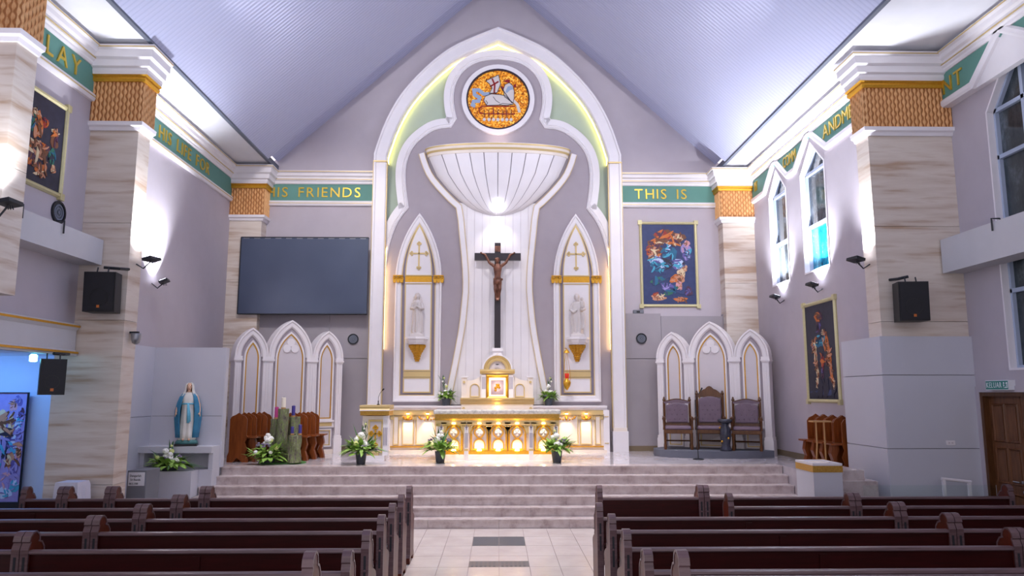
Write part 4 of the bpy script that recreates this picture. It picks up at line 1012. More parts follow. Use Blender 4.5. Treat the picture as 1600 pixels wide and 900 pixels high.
# ================================================================== TRIPTYCH SCREENS
def triptych(label, p0, p1):
    rz = math.atan2(p1[1] - p0[1], p1[0] - p0[0]); Lg = sqrt((p1[0] - p0[0]) ** 2 + (p1[1] - p0[1]) ** 2)
    t = thing('triptych_screen', label, 'screen', (p0[0], p0[1], ZP), rz, 'three arched white screens')
    k = Lg / 2.45; fr = lambda a, b, n: (a * k, -n, b)
    B = lambda name, mb, mat, par=t: mb.build(name, mat, par, world=False)
    D = -.42; zc = 2.06
    E_ = [(0, .726, 2.78), (.726, 1.724, 2.99), (1.724, 2.45, 2.78)]
    piers = [(0, .16), (.606, .849), (1.599, 1.842), (2.29, 2.45)]
    for (x0, x1, za) in E_:
        o = lancet(x0, x1, zc + .09, zc + .1, za, 12)
        B('arch_moulding', MB(fr).sweep(o[1:-1], [(-.15, D), (-.15, .0), (-.12, .03), (-.05, .035), (-.03, .06), (0, .06), (0, D)]), 'screen_white')
    for i, (x0, x1) in enumerate(((.16, .606), (.849, 1.599), (1.842, 2.29))):
        za = (2.60, 2.82, 2.60)[i]
        B('back_panel', MB(fr).prism(lancet(x0 - .03, x1 + .03, 0, zc + .1, za, 12), -.1, -.03), 'purple_paint')
        m = .075; ip = lancet(x0 + m, x1 - m, .78, zc + .04, za - .13, 12)
        pp = B('inner_panel', MB(fr).prism(ip, -.03, -.012), 'panel_white'); B('white_bead', MB(fr).sweep(ip, [(-.005, -.03), (-.005, .012), (.03, .012), (.03, -.03)], True), 'screen_white', pp)
        B('gold_line', MB(fr).sweep(ip, [(-.03, -.03), (-.03, .006), (-.008, .006), (-.008, -.03)], True), 'gold_paint', pp)
        B('mid_rail', MB(fr).sweep([(x0, .58), (x1, .58)], [(0, -.03), (0, .02), (.03, .03), (.03, .0), (.13, .0), (.13, .03), (.17, .03), (.17, -.03)]), 'screen_white'); B('gold_frieze', MB(fr).fbox(x0 + .05, x1 - .05, .62, .70, -.02, .008), 'gold_line')
        lw = [(x0 + m, .18), (x0 + m, .54), (x1 - m, .54), (x1 - m, .18)]
        lp = B('lower_panel', MB(fr).prism(lw, -.03, -.015), 'panel_white'); B('gold_line', MB(fr).sweep(lw, [(-.03, -.03), (-.03, .006), (-.008, .006), (-.008, -.03)], True), 'gold_line', lp); B('white_bead', MB(fr).sweep(lw, [(-.005, -.03), (-.005, .012), (.02, .012), (.02, -.03)], True), 'screen_white', lp)
        B('base_rail', MB(fr).fbox(x0, x1, 0, .1, -.1, .02), 'cream')
        if i == 1:
            cx = (x0 + x1) / 2; q = MB(fr)
            for dx, dz_ in ((0, .095), (-.09, -.04), (.09, -.04)):
                q.prism([(cx + dx + .088 * cos(2 * pi * j / 20), zc + .33 + dz_ + .088 * sin(2 * pi * j / 20)) for j in range(20)], -.012, .02)
            B('trefoil', q, 'screen_white', pp)
    for (x0, x1) in piers:
        B('plinth', MB(fr).fbox(x0 - .015, x1 + .015, 0, .34, D, .07).fbox(x0 - .005, x1 + .005, .34, .40, D, .06), 'screen_white')
        sh = B('fluted_pier', MB(fr).fbox(x0 + .01, x1 - .01, .40, zc - .02, D, .035), 'screen_white')
        n = 2 if x1 - x0 < .2 else 3
        for j in range(n + 1):
            xx = x0 + .03 + (x1 - x0 - .06) * j / n; B('flute_rib', MB(fr).fbox(xx - .014, xx + .014, .44, zc - .06, .035, .052), 'screen_white', sh)
        B('capital', MB(fr).fbox(x0, x1, zc - .03, zc, D, .05).fbox(x0 - .015, x1 + .015, zc, zc + .04, D, .07).fbox(x0 - .005, x1 + .005, zc + .04, zc + .1, D, .055), 'screen_white')
    return t
triptych('three arched white and gold screen behind the wooden stalls on the left', (-5.68, 16.2), (-3.6, 17.4))
triptych('three arched white and gold screen behind the three chairs on the right', (3.76, 17.5), (5.99, 16.30))

# ================================================================== CHAIRS ON THE DAIS
da = thing('dais', 'low curved grey carpeted dais under the three chairs', 'platform', (4.7, 16.3, ZP))
fz = lambda a, b, n: (a, b, ZP + n)
MB(fz).prism(smooth_pts([(3.5, 16.9), (3.42, 16.35), (3.9, 15.98), (4.6, 15.8), (5.4, 15.82), (5.9, 16.02)], 2) + [(5.75, 16.3), (3.9, 17.34)], .001, .15).build('carpeted_top', 'grey_carpet', da)
def arm_chair(label, loc, rz, tall):
    t = thing('carved_armchair', label, 'chair', loc, rz, 'carved armchairs on the dais')
    B = lambda name, mb, mat, par=t, sm=False, bv=0: mb.build(name, mat, par, sm, world=False, bevel=bv)
    w, d = .30, .27; bh = 1.10 if not tall else 1.24
    for s in (-1, 1):
        for y in (-d, d): B('leg', MB().tube([(s * (w - .02), y, 0), (s * (w - .02), y, .06), (s * (w - .02), y, .12), (s * (w - .02), y, .36)], [.03, .034, .024, .03], 8), 'chair_wood')
        B('back_post', MB().tube([(s * (w - .02), d, .36), (s * (w - .02), d + .03, .8), (s * (w - .02), d + .05, bh - .08)], .028, 8), 'chair_wood')
        B('finial', MB().lathe([(.012, 0), (.03, .015), (.036, .045), (.02, .075), (.024, .085), (.005, .11)], (s * (w - .02), d + .05, bh - .08), 10), 'chair_wood')
        B('arm_post', MB().tube([(s * w, -d + .03, .42), (s * w, -d + .03, .50), (s * w, -d + .03, .66)], [.026, .018, .026], 8), 'chair_wood')
        B('armrest', MB().tube([(s * w, -d - .06, .655), (s * w, -d, .675), (s * w, 0, .665), (s * w, d + .03, .68)], [.038, .034, .03, .028], 8), 'chair_wood')
    B('seat_rail', MB().box(-w, w, -d - .02, d, .34, .42), 'chair_wood', bv=.01)
    st_ = B('seat', MB().box(-w + .02, w - .02, -d - .01, d - .01, .42, .50), 'leather', bv=.03)
    fb_ = lambda a, b, n: (a, d + .02 + (b - .5) * .06 - n, b)
    top = bh - .10
    pts = [(-w + .06, .56), (-w + .06, top - .06)] + [(-(w - .06) + (2 * w - .12) * i / 10, top - .06 + .06 * sin(pi * i / 10)) for i in range(1, 10)] + [(w - .06, top - .06), (w - .06, .56)]
    pad = B('backrest', MB(fb_).prism(pts, 0, .055), 'leather', bv=.02)
    for r in range(4):
        for c in range(4 - r % 2):
            B('tuft_button', MB().ball(fb_((c - (3 - r % 2) / 2) * .11, .64 + r * .1, .055), .014, 6, 4), 'leather', pad)
    crest = [(-w + .02, top - .02)] + [(-(w - .02) + (2 * w - .04) * i / 12, top + .03 + (.17 if tall else .05) * (sin(pi * i / 12)) ** 1.6 + (.03 * abs(sin(3 * pi * i / 12)) if tall else 0)) for i in range(13)] + [(w - .02, top - .02)]
    B('crest_rail', MB(fb_).prism(crest, -.02, .035), 'chair_wood' if tall else 'leather')
    if not tall: B('crest_trim', MB(fb_).sweep(crest[1:-1], [(-.012, -.02), (-.012, .042), (.01, .042), (.01, -.02)]), 'chair_wood')
    B('lower_rail', MB(fb_).fbox(-w + .02, w - .02, .50, .56, -.02, .03), 'chair_wood')
    B('stretcher', MB().tube([(-w + .02, d, .16), (w - .02, d, .16)], .018, 6), 'chair_wood')
    return t
zd = ZP + .151
arm_chair('carved armchair with tufted purple leather, left of the tall chair', (3.98, 16.55, zd), radians(-12), False)
arm_chair('tall crested armchair in the middle of the grey dais', (4.69, 16.5, zd), radians(-16), True)
arm_chair('carved armchair with tufted purple leather, right of the tall chair', (5.37, 16.13, zd), radians(-20), False)
vs_ = thing('pedestal_vase', 'dark patterned pedestal vase in front of the chairs', 'vase', (4.84, 15.93, zd))
MB().lathe([(.12, 0), (.125, .03), (.10, .07), (.085, .12), (.105, .22), (.12, .34), (.10, .46), (.075, .54), (.09, .58)], (0, 0, 0), 20).build('body', 'vase_dark', vs_, True, world=False); MB().lathe([(.10, .58), (.14, .60), (.155, .635), (.14, .66), (.1, .665)], (0, 0, 0), 20).build('top_rim', 'vase_dark', vs_, True, world=False)
for k in range(5): th = k * 1.3 - 2.6; MB().ball((.11 * cos(th), .11 * sin(th), .2 + .07 * k), .022, 8, 5).build('painted_flower', 'gold_paint', vs_, world=False)
ms = thing('microphone_stand', 'thin black microphone stand before the left armchair', 'stand', (oz(1082, 715, ZP).x, 15.62, ZP))
MB().lathe([(.11, 0), (.11, .015), (.02, .03)], (0, 0, 0), 16).build('base', 'dark_metal', ms, world=False); MB().tube([(0, 0, .02), (-.02, 0, 1.22)], .011, 8).build('pole', 'dark_metal', ms, world=False)
MB().tube([(-.02, 0, 1.2), (.04, 0, 1.33), (.10, 0, 1.42)], .007, 6).build('boom', 'dark_metal', ms, world=False); MB().tube([(.095, 0, 1.41), (.13, 0, 1.47)], [.012, .017], 8).build('microphone', 'black_plastic', ms, world=False)

# ================================================================== WOODEN STALLS
def stall_proto(name, label, face, group, loc):
    t = thing(name, label, 'stall seat', loc, 0 if face > 0 else pi, group)
    # faces local +x; side board carries the pointed back and the scalloped foot
    h = .97; fr = lambda a, b, n: (a, -n, b)
    bd = [(-.20, 0), (-.20, .12), (-.17, .2), (-.17, .84), (-.13, .90), (-.06, .93), (0, h), (.06, .93), (.13, .90), (.17, .84), (.17, .50), (.165, .44), (.14, .38), (.19, .26), (.15, .15), (.22, .06), (.22, 0), (.10, 0), (.0, .09), (-.09, 0)]
    for y, nm in ((-.17, 'side_board'), (.15, 'side_board')): MB(lambda a, b, n, y=y: (a, y + n, b)).prism(bd, 0, .028).build(nm, 'stall_wood', t, world=False)
    MB().box(-.16, .36, -.145, .15, .47, .50).build('seat', 'stall_wood', t, world=False)
    MB(lambda a, b, n: (a, n, b)).prism([(.30, .47), (.20, .47), (.18, .38), (.24, .26), (.20, .14), (.26, .05), (.26, 0), (.34, 0), (.33, .08), (.29, .2), (.33, .32)], -.06, .06).build('front_foot', 'stall_wood', t, world=False)
    MB().box(-.165, -.14, -.142, .15, .3, .88).build('back_panel', 'stall_wood', t, world=False)
    MB(lambda a, b, n: (-.138 + n, a, b)).fbox(-.008, .008, .60, .78, 0, .01).fbox(-.05, .05, .70, .716, 0, .01).build('carved_cross', 'chair_wood', t, world=False)
    return t
GA = 'wooden stalls on the left'
s0 = stall_proto('stall_seat', 'nearest wooden stall left of the tree stump candles', 1, GA, (-5.16, 15.32, ZP))
dup(s0, (-5.09, 15.69, ZP), 0, 'middle wooden stall left of the tree stump candles', GA); dup(s0, (-4.99, 16.06, ZP), 0, 'farthest wooden stall left of the tree stump candles', GA)
dup(s0, (-4.19, 15.5, ZP), 0, 'nearest wooden stall right of the tree stump candles', GA); dup(s0, (-4.1, 15.87, ZP), 0, 'middle wooden stall right of the tree stump candles', GA); dup(s0, (-4.02, 16.24, ZP), 0, 'farthest wooden stall right of the tree stump candles', GA)
GR = 'wooden stalls by the right wall'
for i, (y, nm) in enumerate(((13.05, 'nearest wooden stall beside the white clad block'), (13.42, 'second wooden stall from the white clad block'), (13.79, 'third wooden stall from the white clad block'), (14.16, 'farthest wooden stall from the white clad block'))):
    dup(s0, (6.10 - .0 * i, y, ZP), pi, nm, GR)
et = thing('wooden_easel_stand', 'slim light wooden stand before the right stalls', 'stand', (5.60, 12.98, ZP))
mb = MB()
for s in (-1, 1): MB().tube([(s * .09, .05, 0), (s * .07, 0, .5), (s * .07, 0, .86)], .014, 8).build('leg', 'amber_wood', et, world=False); MB().tube([(s * .09, -.16, .02), (s * .09, .16, .02)], .016, 8).build('foot', 'amber_wood', et, world=False)
MB().box(-.16, .16, -.1, .1, .86, .885).build('top_board', 'amber_wood', et, world=False); MB().tube([(-.08, .02, .22), (.08, .02, .22)], .012, 8).build('crossbar', 'amber_wood', et, world=False)

# ================================================================== MARY SHRINE
sh = thing('marian_shrine', 'white stone clad shrine corner with shelf for the blue statue', 'shrine', (-5.9, 13.9, 0))
zt4 = oy(300, 543, 14.15).z; zj = oy(300, 650, 14.15).z
MB().box(-6.43, -5.14, 14.17, 14.29, 0, zt4 - .01).build('back_bed', 'clad_joint', sh)
MB().box(-6.44, -5.12, 14.14, 14.17, zj + .004, zt4).build('back_slab', 'clad_white', sh); MB().box(-6.44, -5.12, 14.14, 14.17, ZP, zj - .004).build('back_slab', 'clad_white', sh)
MB().box(-5.14, -5.11, 14.15, 14.30, ZP, zt4).build('end_slab', 'clad_white', sh)
MB().box(-6.49, -6.44, 12.85, 14.17, zj + .004, zt4).build('side_slab', 'clad_white', sh); MB().box(-6.49, -6.44, 12.85, 14.17, 0, zj - .004).build('side_slab', 'clad_white', sh)
xr_ = oy(322, 740, 13.5).x
MB().box(-6.44, -5.36, 13.45, 14.14, 0, .9).build('base_block', 'clad_white', sh); MB().box(-5.359, -5.125, 13.775, 14.138, .601, .8995).build('base_return', 'clad_white', sh)
zs1, zs0 = oy(300, 698, 13.72).z, oy(300, 708, 13.72).z
MB().box(-6.44, -5.13, 13.72, 14.14, zs0, zs1).build('shelf', 'clad_white', sh); MB().box(-6.44, -6.36, 13.8, 14.14, .9, zs0).build('shelf_support', 'clad_white', sh); MB().box(-5.21, -5.131, 13.81, 14.139, .9, zs0).build('shelf_support', 'clad_white', sh)
# statue of the Virgin: continuous body plus garments
mx_, my_ = oy(291, 697, 13.93).x, 13.93
ma = thing('mary_statue', 'painted statue in white veil and blue mantle on the shrine shelf', 'statue', (mx_, my_, zs1 + .001), radians(16))
k_ = (oy(291, 597, 13.93).z - zs1)
z = lambda f_: f_ * k_
MB().box(-.19, .19, -.15, .15, 0, z(.035)).build('black_base', 'black_plastic', ma, world=False)
MB().lathe([(.2, z(.035)), (.19, z(.07)), (.15, z(.105)), (.05, z(.12))], (0, 0, 0), 18, 1, .75).build('globe_base', 'teal_base', ma, True, world=False)
mb = MB()
robe(mb, [(z(.10), .13, .11, 0, 0, .6), (z(.3), .12, .1, 0, 0, .6), (z(.55), .10, .085, 0, 0, .3), (z(.7), .12, .085, 0, 0, .2), (z(.79), .115, .075, 0, 0, 0), (z(.835), .05, .05, 0, 0, 0), (z(.87), .042, .045, 0, 0, 0)], seg=24)
mb.ball((0, -.01, z(.915)), .063, 14, 10, .92, 1.08, 1.3); mb.ball((0, -.078, z(.91)), .013, 8, 6, .8, 1, 1.6); mb.ball((0, -.068, z(.885)), .016, 8, 6, 1.2, .7, .5)
for s in (-1, 1): mb.ball((s * .024, -.066, z(.925)), .012, 8, 6, 1.2, .6, .7)
for s in (-1, 1):
    mb.tube([(s * .11, 0, z(.78)), (s * .165, -.01, z(.64)), (s * .195, -.06, z(.53))], [.045, .04, .024], 10)
    hx, hz = s * .20, z(.505)
    mb.ball((hx, -.07, hz), .024, 8, 6, .7, 1, 1.2)
    for q in range(4): mb.tube([(hx + s * .004, -.085 + .014 * q, hz - .005), (hx + s * .010, -.09 + .016 * q, hz - .045 + .004 * abs(q - 1)), (hx + s * .006, -.088 + .016 * q, hz - .068 + .007 * abs(q - 1))], [.0085, .008, .006], 6)
    mb.tube([(hx - s * .01, -.085, hz + .012), (hx - s * .018, -.105, hz - .02)], [.009, .007], 6)
sculpt(mb, 'body', 'skin', ma, .0085, 2)
mb = MB(); robe(mb, [(z(.095), .15, .125, 0, -.005, 1.3), (z(.2), .14, .12, 0, -.005, 1.2), (z(.4), .125, .11, 0, -.005, 1), (z(.58), .112, .1, 0, -.005, .6), (z(.66), .115, .1, 0, -.005, .3), (z(.74), .13, .10, 0, -.003, .3), (z(.80), .12, .085, 0, 0, .1), (z(.838), .062, .06, 0, 0, 0)], 9, .06, 40); mb.build('white_robe', 'robe_white', ma, True, world=False)
# mantle: open front shell behind the robe, spreading over the arms
def shell(secs, a0, a1, n=26, th=.014, wav=.05, f=8):
    v = []; fc = []
    for (zz, rx, ry, cy) in secs:
        for i in range(n + 1):
            a = a0 + (a1 - a0) * i / n; kk = 1 + wav * sin(f * a)
            v += [(rx * kk * cos(a), cy + ry * kk * sin(a), zz), ((rx * kk - th) * cos(a), cy + (ry * kk - th) * sin(a), zz)]
    m = (n + 1) * 2
    for j in range(len(secs) - 1):
        for i in range(n):
            p = j * m + i * 2
            fc += [(p, p + 2, p + m + 2, p + m), (p + 1, p + m + 1, p + m + 3, p + 3)]
        fc += [(j * m, j * m + m, j * m + m + 1, j * m + 1), (j * m + 2 * n, j * m + 2 * n + 1, j * m + m + 2 * n + 1, j * m + m + 2 * n)]
    for j in (0, len(secs) - 1):
        for i in range(n): p = j * m + i * 2; fc.append((p, p + 1, p + 3, p + 2))
    return MB().add(v, fc)
d = radians
shell([(z(.13), .19, .15, .02), (z(.25), .205, .16, .02), (z(.42), .225, .165, .01), (z(.56), .222, .16, .005), (z(.68), .19, .14, 0), (z(.77), .155, .11, 0), (z(.82), .11, .085, 0)], d(-56), d(236)).build('blue_mantle', 'mantle_blue', ma, True, world=False)
shell([(z(.70), .165, .125, .01), (z(.78), .15, .115, .01), (z(.84), .095, .09, .01), (z(.88), .082, .085, .01), (z(.93), .08, .085, .01), (z(.97), .066, .075, .01), (z(.993), .03, .04, .01)], d(-52), d(232), 26, .012, .03).build('white_veil', 'robe_white', ma, True, world=False)
shell([(z(.86), .068, .075, .005), (z(.9), .071, .078, .005), (z(.945), .066, .074, .005), (z(.97), .04, .05, .005)], d(-62), d(242), 20, .012, .0).build('hair', 'chair_wood', ma, True, world=False)
for s in (-1, 1): MB().ball((s * .024, -.076, z(.925)), .008, 6, 4, 1.3, .5, .6).build('eye', 'ink', ma, world=False)
MB().ball((0, -.079, z(.886)), .014, 6, 4, 1.2, .4, .35).build('lips', 'p_red' if 'p_red' in MATS else 'mosaic_red', ma, world=False)
MB().tube([(-.11, -.085, z(.655)), (0, -.115, z(.66)), (.11, -.085, z(.655))], .013, 8).tube([(.0, -.117, z(.66)), (.012, -.128, z(.5)), (.02, -.13, z(.36))], [.016, .02, .024], 8).tube([(.01, -.117, z(.65)), (.04, -.122, z(.5)), (.045, -.125, z(.38))], [.012, .015, .018], 8).build('blue_sash', 'sash_blue', ma, True, world=False)
for s in (-1, 1): MB().ball((s * .05, -.13, z(.105)), .03, 8, 5, .8, 1.5, .7).build('foot', 'skin', ma, True, world=False)
# plaque box
sb = thing('plaque_box', 'grey box with a white lettered plaque below the shrine', 'sign', (-5.95, 12.5, 0))
zq = oy(215, 735, 12.3).z
bx0, bx1 = oy(198, 755, 12.3).x, oy(228, 755, 12.3).x
MB().box(bx0, bx1, 12.3, 12.78, 0, zq).build('box', 'sign_grey', sb, bevel=.01)
fs = back_frame(12.3); za_, zb_ = oy(215, 738, 12.3).z, oy(215, 759, 12.3).z
pl = MB(fs).fbox(bx0 + .025, bx1 - .025, zb_, za_, 0, .012).build('plaque', 'sign_white', sb)
letters('Dengarlah', .05, pl, back_frame(12.288), bx0 + .05, za_ - .07, depth=.003, mat='ink', spacing=.5, xs=.85); letters('Sri Bunda', .05, pl, back_frame(12.288), bx0 + .06, za_ - .13, depth=.003, mat='ink', spacing=.5, xs=.85); letters('08.12.2018', .042, pl, back_frame(12.288), bx0 + .04, za_ - .19, depth=.003, mat='ink', spacing=.45, xs=.9)

# ================================================================== CANDLES ON TREE STUMPS
cX, cY = oz(446, 722, ZP).x, 15.0
mt = thing('green_mat', 'round green grass mat under the tree stumps', 'mat', (cX, cY, ZP))
MB().lathe([(.46, .001), (.46, .02), (.44, .028)], (0, 0, 0), 32, 1, .62).build('mat', 'green_mat', mt, world=False)
def log(mb, cx, cy, r, z0, z1, lean=0, seg=14):
    v = []; f = []; m = 8
    for j in range(m + 1):
        q = j / m
        for t in range(seg): th = 2 * pi * t / seg; rr = r * (1 + .10 * sin(3 * th + j) + .05 * sin(7 * th) + .10 * (1 - q) ** 3); v.append((cx + lean * q + rr * cos(th), cy + rr * sin(th), z0 + (z1 - z0) * q + (.012 * sin(5 * th) if j == m else 0)))
    for j in range(m):
        for t in range(seg): w = (t + 1) % seg; f.append((j * seg + t, j * seg + w, (j + 1) * seg + w, (j + 1) * seg + t))
    f += [tuple(range(seg)), tuple(m * seg + t for t in range(seg))]; mb.add(v, f)
zy = lambda py: oy(446, py, cY).z
xs_ = lambda px: oy(px, 680, cY).x
tops = []
for px, r, py, y, nm in ((427.5, .115, 655, 15.14, 'mossy tree stump under the pink candle'), (442, .105, 639, 14.96, 'tallest tree stump under the white candle'), (455, .11, 652, 15.19, 'tree stump behind under the upper purple candle'), (465, .125, 680, 14.80, 'short front tree stump under two small purple candles')):
    px0 = xs_(px); t = thing('tree_stump', nm, 'stump', (px0, y, ZP + .029), group='tree stumps')
    mb = MB(); log(mb, 0, 0, r, 0, zy(py) - ZP - .029, .0 if px != 464.5 else .04); mb.build('trunk', 'bark', t, world=False); tops.append((px0, y, zy(py)))
def candle(px, y, r, z0, z1, mat, label):
    t = thing('candle', label, 'candle', (xs_(px), y, z0), group='candles on tree stumps'); h = z1 - z0
    MB().lathe([(r, 0), (r, h - .008), (r * .8, h), (r * .3, h - .006)], (0, 0, 0), 14).build('wax', mat, t, world=False); MB().tube([(0, 0, h - .01), (.003, 0, h + .018)], .003, 5).build('wick', 'ink', t, world=False)
    MB().lathe([(r * 1.12, 0), (r * 1.12, .03)], (0, 0, 0), 14).build('holder', 'amber_wood', t, world=False)
candle(442, 14.96, .042, zy(639) + .002, zy(621), 'candle_white', 'tall white candle on the highest stump'); candle(427.5, 15.14, .04, zy(655) + .002, zy(636), 'candle_pink', 'pink candle on the left stump'); candle(453, 15.19, .036, zy(652) + .002, zy(634), 'candle_purple', 'purple candle right of the white candle')
candle(459.5, 14.86, .032, zy(680) + .014, zy(666), 'candle_purple', 'left small purple candle on the front stump'); candle(471.5, 14.86, .032, zy(680) + .014, zy(663), 'candle_purple', 'right small purple candle on the front stump')

# ================================================================== FLOWERS
def leaf(mb, base, direction, ln, w, droop=.3, seg=4):
    D_ = Vector(direction).normalized(); side = D_.cross(Vector((0, 0, 1)))
    side = side.normalized() if side.length > .05 else Vector((1, 0, 0)); v = []; f = []
    for i in range(seg + 1):
        q = i / seg; p = Vector(base) + D_ * ln * q - Vector((0, 0, droop * ln * q * q)); ww = w * sin(pi * (.12 + .88 * q)) if i < seg else .001
        v += [p - side * ww, p + side * ww]
    for i in range(seg): f.append((2 * i, 2 * i + 1, 2 * i + 3, 2 * i + 2))
    mb.add(v, f)
def flowers(label, loc, R, H, blooms, seed, pot=True, tall=0, spiky=12, sideways=0, group='white flower arrangements', pot_h=.22, ymax=9):
    rd = random.Random(seed)
    t = thing('flower_arrangement', label, 'flowers', loc, 0, group); zb = pot_h if pot else .06
    if pot: MB().lathe([(.075, 0), (.085, .01), (.11, pot_h), (.10, pot_h), (.09, pot_h - .03)], (0, 0, 0), 14).build('pot', 'pot_grey', t, world=False)
    else: MB().lathe([(.12, 0), (.14, .05), (.10, .08)], (0, 0, 0), 14).build('bowl', 'pot_grey', t, world=False)
    a, b = MB(), MB()
    for i in range(120):
        th = rd.uniform(0, 2 * pi); el = rd.uniform(-.1, 1.1); rr = R * rd.uniform(.2, .75)
        p = (rr * cos(th) * .8, rr * sin(th) * .6, zb + H * rd.uniform(.0, .45) * (1 - rr / R * .5))
        leaf(a, p, (cos(th) * cos(el), sin(th) * cos(el), sin(el)), R * rd.uniform(.45, .8), R * rd.uniform(.08, .15), rd.uniform(.1, .6))
    for i in range(spiky):
        th = rd.uniform(0, 2 * pi); el = rd.uniform(.15, 1.3)
        leaf(b, (0, 0, zb), (cos(th) * cos(el), sin(th) * cos(el) * .7, sin(el)), R * rd.uniform(1.1, 1.8), R * .06, rd.uniform(.1, .55), 6)
    for i in range(int(tall * 16)):
        q = rd.uniform(.3, 1); x0 = sideways * q * .3; leaf(b, (x0 + rd.uniform(-.05, .05), rd.uniform(-.03, .03), zb + tall * q * .8), (rd.uniform(-.6, .6) + sideways * .3, rd.uniform(-.3, .3), 1), .16, .016, .1)
    if tall: b.tube([(0, 0, zb), (sideways * .15, 0, zb + tall * .5), (sideways * .3, 0, zb + tall * .95)], .006, 5); b.tube([(-.02, 0, zb), (sideways * .1 - .03, 0, zb + tall * .45), (sideways * .2 - .05, 0, zb + tall * .85)], .006, 5)
    if sideways:
        for i in range(5): leaf(b, (0, 0, zb + .05), (-sideways if False else 1 * (1 if sideways <= 0 else 1), -.2 + .1 * i, .15), R * 1.6, R * .05, .25, 6)
    for m_ in (a, b): m_.v = [(p[0], min(p[1], ymax), max(p[2], .004)) for p in m_.v]
    tag(a.build('foliage', 'leaf_green', t, world=False), kind='stuff'); tag(b.build('long_leaves', 'leaf_dark', t, world=False), kind='stuff')
    for i in range(blooms):
        th = rd.uniform(pi, 2 * pi); rr = R * rd.uniform(.15, .7); q = rd.random(); zz = zb + H * (.25 + .6 * q)
        if tall and i < 4: p = (sideways * .3 * (i + 1) / 4 + rd.uniform(-.04, .04), -.03, zb + tall * (.45 + .14 * i)); r = .028
        else: p = (rr * cos(th) * (1.1 - q), rr * sin(th) * .7 * (1.1 - q) - .05, zz); r = R * rd.uniform(.10, .2)
        mb = MB(); mb.ball((0, 0, 0), r * .8, 10, 6, 1, 1, .8)
        for kx_ in range(9): aa = kx_ * 2.4; bb = .2 + .13 * kx_; mb.ball((r * .55 * cos(aa) * cos(bb), r * .55 * sin(aa) * cos(bb), r * .5 * sin(bb)), r * .42, 6, 4)
        o = mb.build('bloom', 'flower_white' if i % 4 != 3 else 'flower_bud', t, True, world=False); o.location = p
    for i in range(3):
        th = rd.uniform(pi, 2 * pi); mb = MB(); r = R * .11
        for kx_ in range(7): mb.ball((rd.uniform(-r, r), rd.uniform(-r, r), rd.uniform(-r, r) * .6), r * .45, 6, 4)
        o = mb.build('lilac_sprig', 'flower_lilac', t, True, world=False); o.location = (R * .5 * cos(th), R * .35 * sin(th) - .04, zb + H * rd.uniform(.2, .6))
    return t
zco = zt_ if False else g(634)
zco = ha.location.z * 0 + oy(777, 634, YK).z
flowers('white flowers in a grey pot on the counter left of the tabernacle', (oy(697, 630, 17.72).x, 17.72, zco + .001), .26, .34, 11, 3, tall=.55, sideways=-.3, pot_h=.16, ymax=.2)
flowers('white flowers in a grey pot on the counter right of the tabernacle', (oy(857, 630, 17.72).x, 17.72, zco + .001), .26, .34, 11, 4, tall=.55, sideways=.2, pot_h=.16, ymax=.2)
flowers('leafy white arrangement in front of the ambo', (oz(566, 724, ZP).x, 14.75, ZP), .40, .40, 13, 5, tall=.62, sideways=.3)
flowers('white arrangement with spiky leaves at the left end of the altar table', (oz(690, 720, ZP).x, 15.05, ZP), .38, .44, 13, 6, tall=.45, spiky=18, ymax=.3)
flowers('white arrangement with spiky leaves at the right end of the altar table', (oz(868, 720, ZP).x, 15.05, ZP), .38, .44, 13, 8, tall=.45, spiky=18, ymax=.3)
flowers('white flowers with yellow green leaves before the tree stumps', (oz(428, 722, ZP).x, 14.80, ZP + .03), .40, .55, 16, 9, pot=False, spiky=4, ymax=.05)
flowers('white flowers on the shrine base below the blue statue', (oy(265, 729, 13.62).x, 13.62, .901), .40, .36, 15, 10, pot=False, tall=.42, sideways=.1, ymax=.06)

# ================================================================== FONT, BARRIERS, SMALL TABLE
fo_ = thing('baptismal_font', 'white square font with an ornamental gold band', 'font', (4.85, 11.1, 0))
zf_ = oy(1290, 724, 10.8).z
x0, x1, y0, y1 = oy(1271, 740, 10.8).x, oy(1316, 740, 10.8).x, 10.8, 11.42
MB().box(x0, x1, y0, y1, 0, zf_ - .03).build('body', 'clad_white', fo_)
ring_trim(x0, x1, y0, y1, oy(1290, 738, 10.8).z, [(0, -.01), (0, .008), (.09, .008), (.09, -.01)]).build('gold_band', 'gold_relief', fo_)
MB(lambda a, b, n: (a, b, zf_ - .03 + n)).ring([(x0 - .005, y0 - .005), (x1 + .005, y0 - .005), (x1 + .005, y1 + .005), (x0 - .005, y1 + .005)], [(x0 + .06, y0 + .06), (x1 - .06, y0 + .06), (x1 - .06, y1 - .06), (x0 + .06, y1 - .06)], 0, .03).build('rim', 'white_paint', fo_)
MB().lathe([(.04, -.02), (.15, .005), (.15, .015), (.02, .0)], ((x0 + x1) / 2, (y0 + y1) / 2, zf_ - .02), 20).build('basin', 'cream', fo_)
fs_ = thing('font_steps', 'small marble steps beside the white font', 'steps', (5.4, 11.9, 0))
for xx0, xx1, yy0, yy1, zz in ((5.02, 5.62, 11.55, 12.3, oy(1330, 735, 11.55).z), (5.02, 5.80, 11.50, 12.3, oy(1330, 752, 11.5).z)):
    MB().box(xx0, xx1 - (.0), yy0, yy1, 0 if zz < .95 else oy(1330, 752, 11.5).z, zz).build('step_slab', 'step_marble', fs_)
gp3 = thing('glass_barrier', 'clear glass barrier panel behind the right front pew', 'barrier', (6.3, 10.95, 0))
MB().box(5.3, 7.25, 10.94, 10.952, .02, oy(1450, 758, 10.95).z).build('pane', 'clear_glass', gp3)
for x in (5.35, 7.2): MB().box(x - .02, x + .02, 10.925, 10.967, 0, .3).build('post', 'grey_metal', gp3)
hr = thing('white_rail_stand', 'low white metal rail stand beside the wooden door', 'stand', (6.95, 11.15, 0))
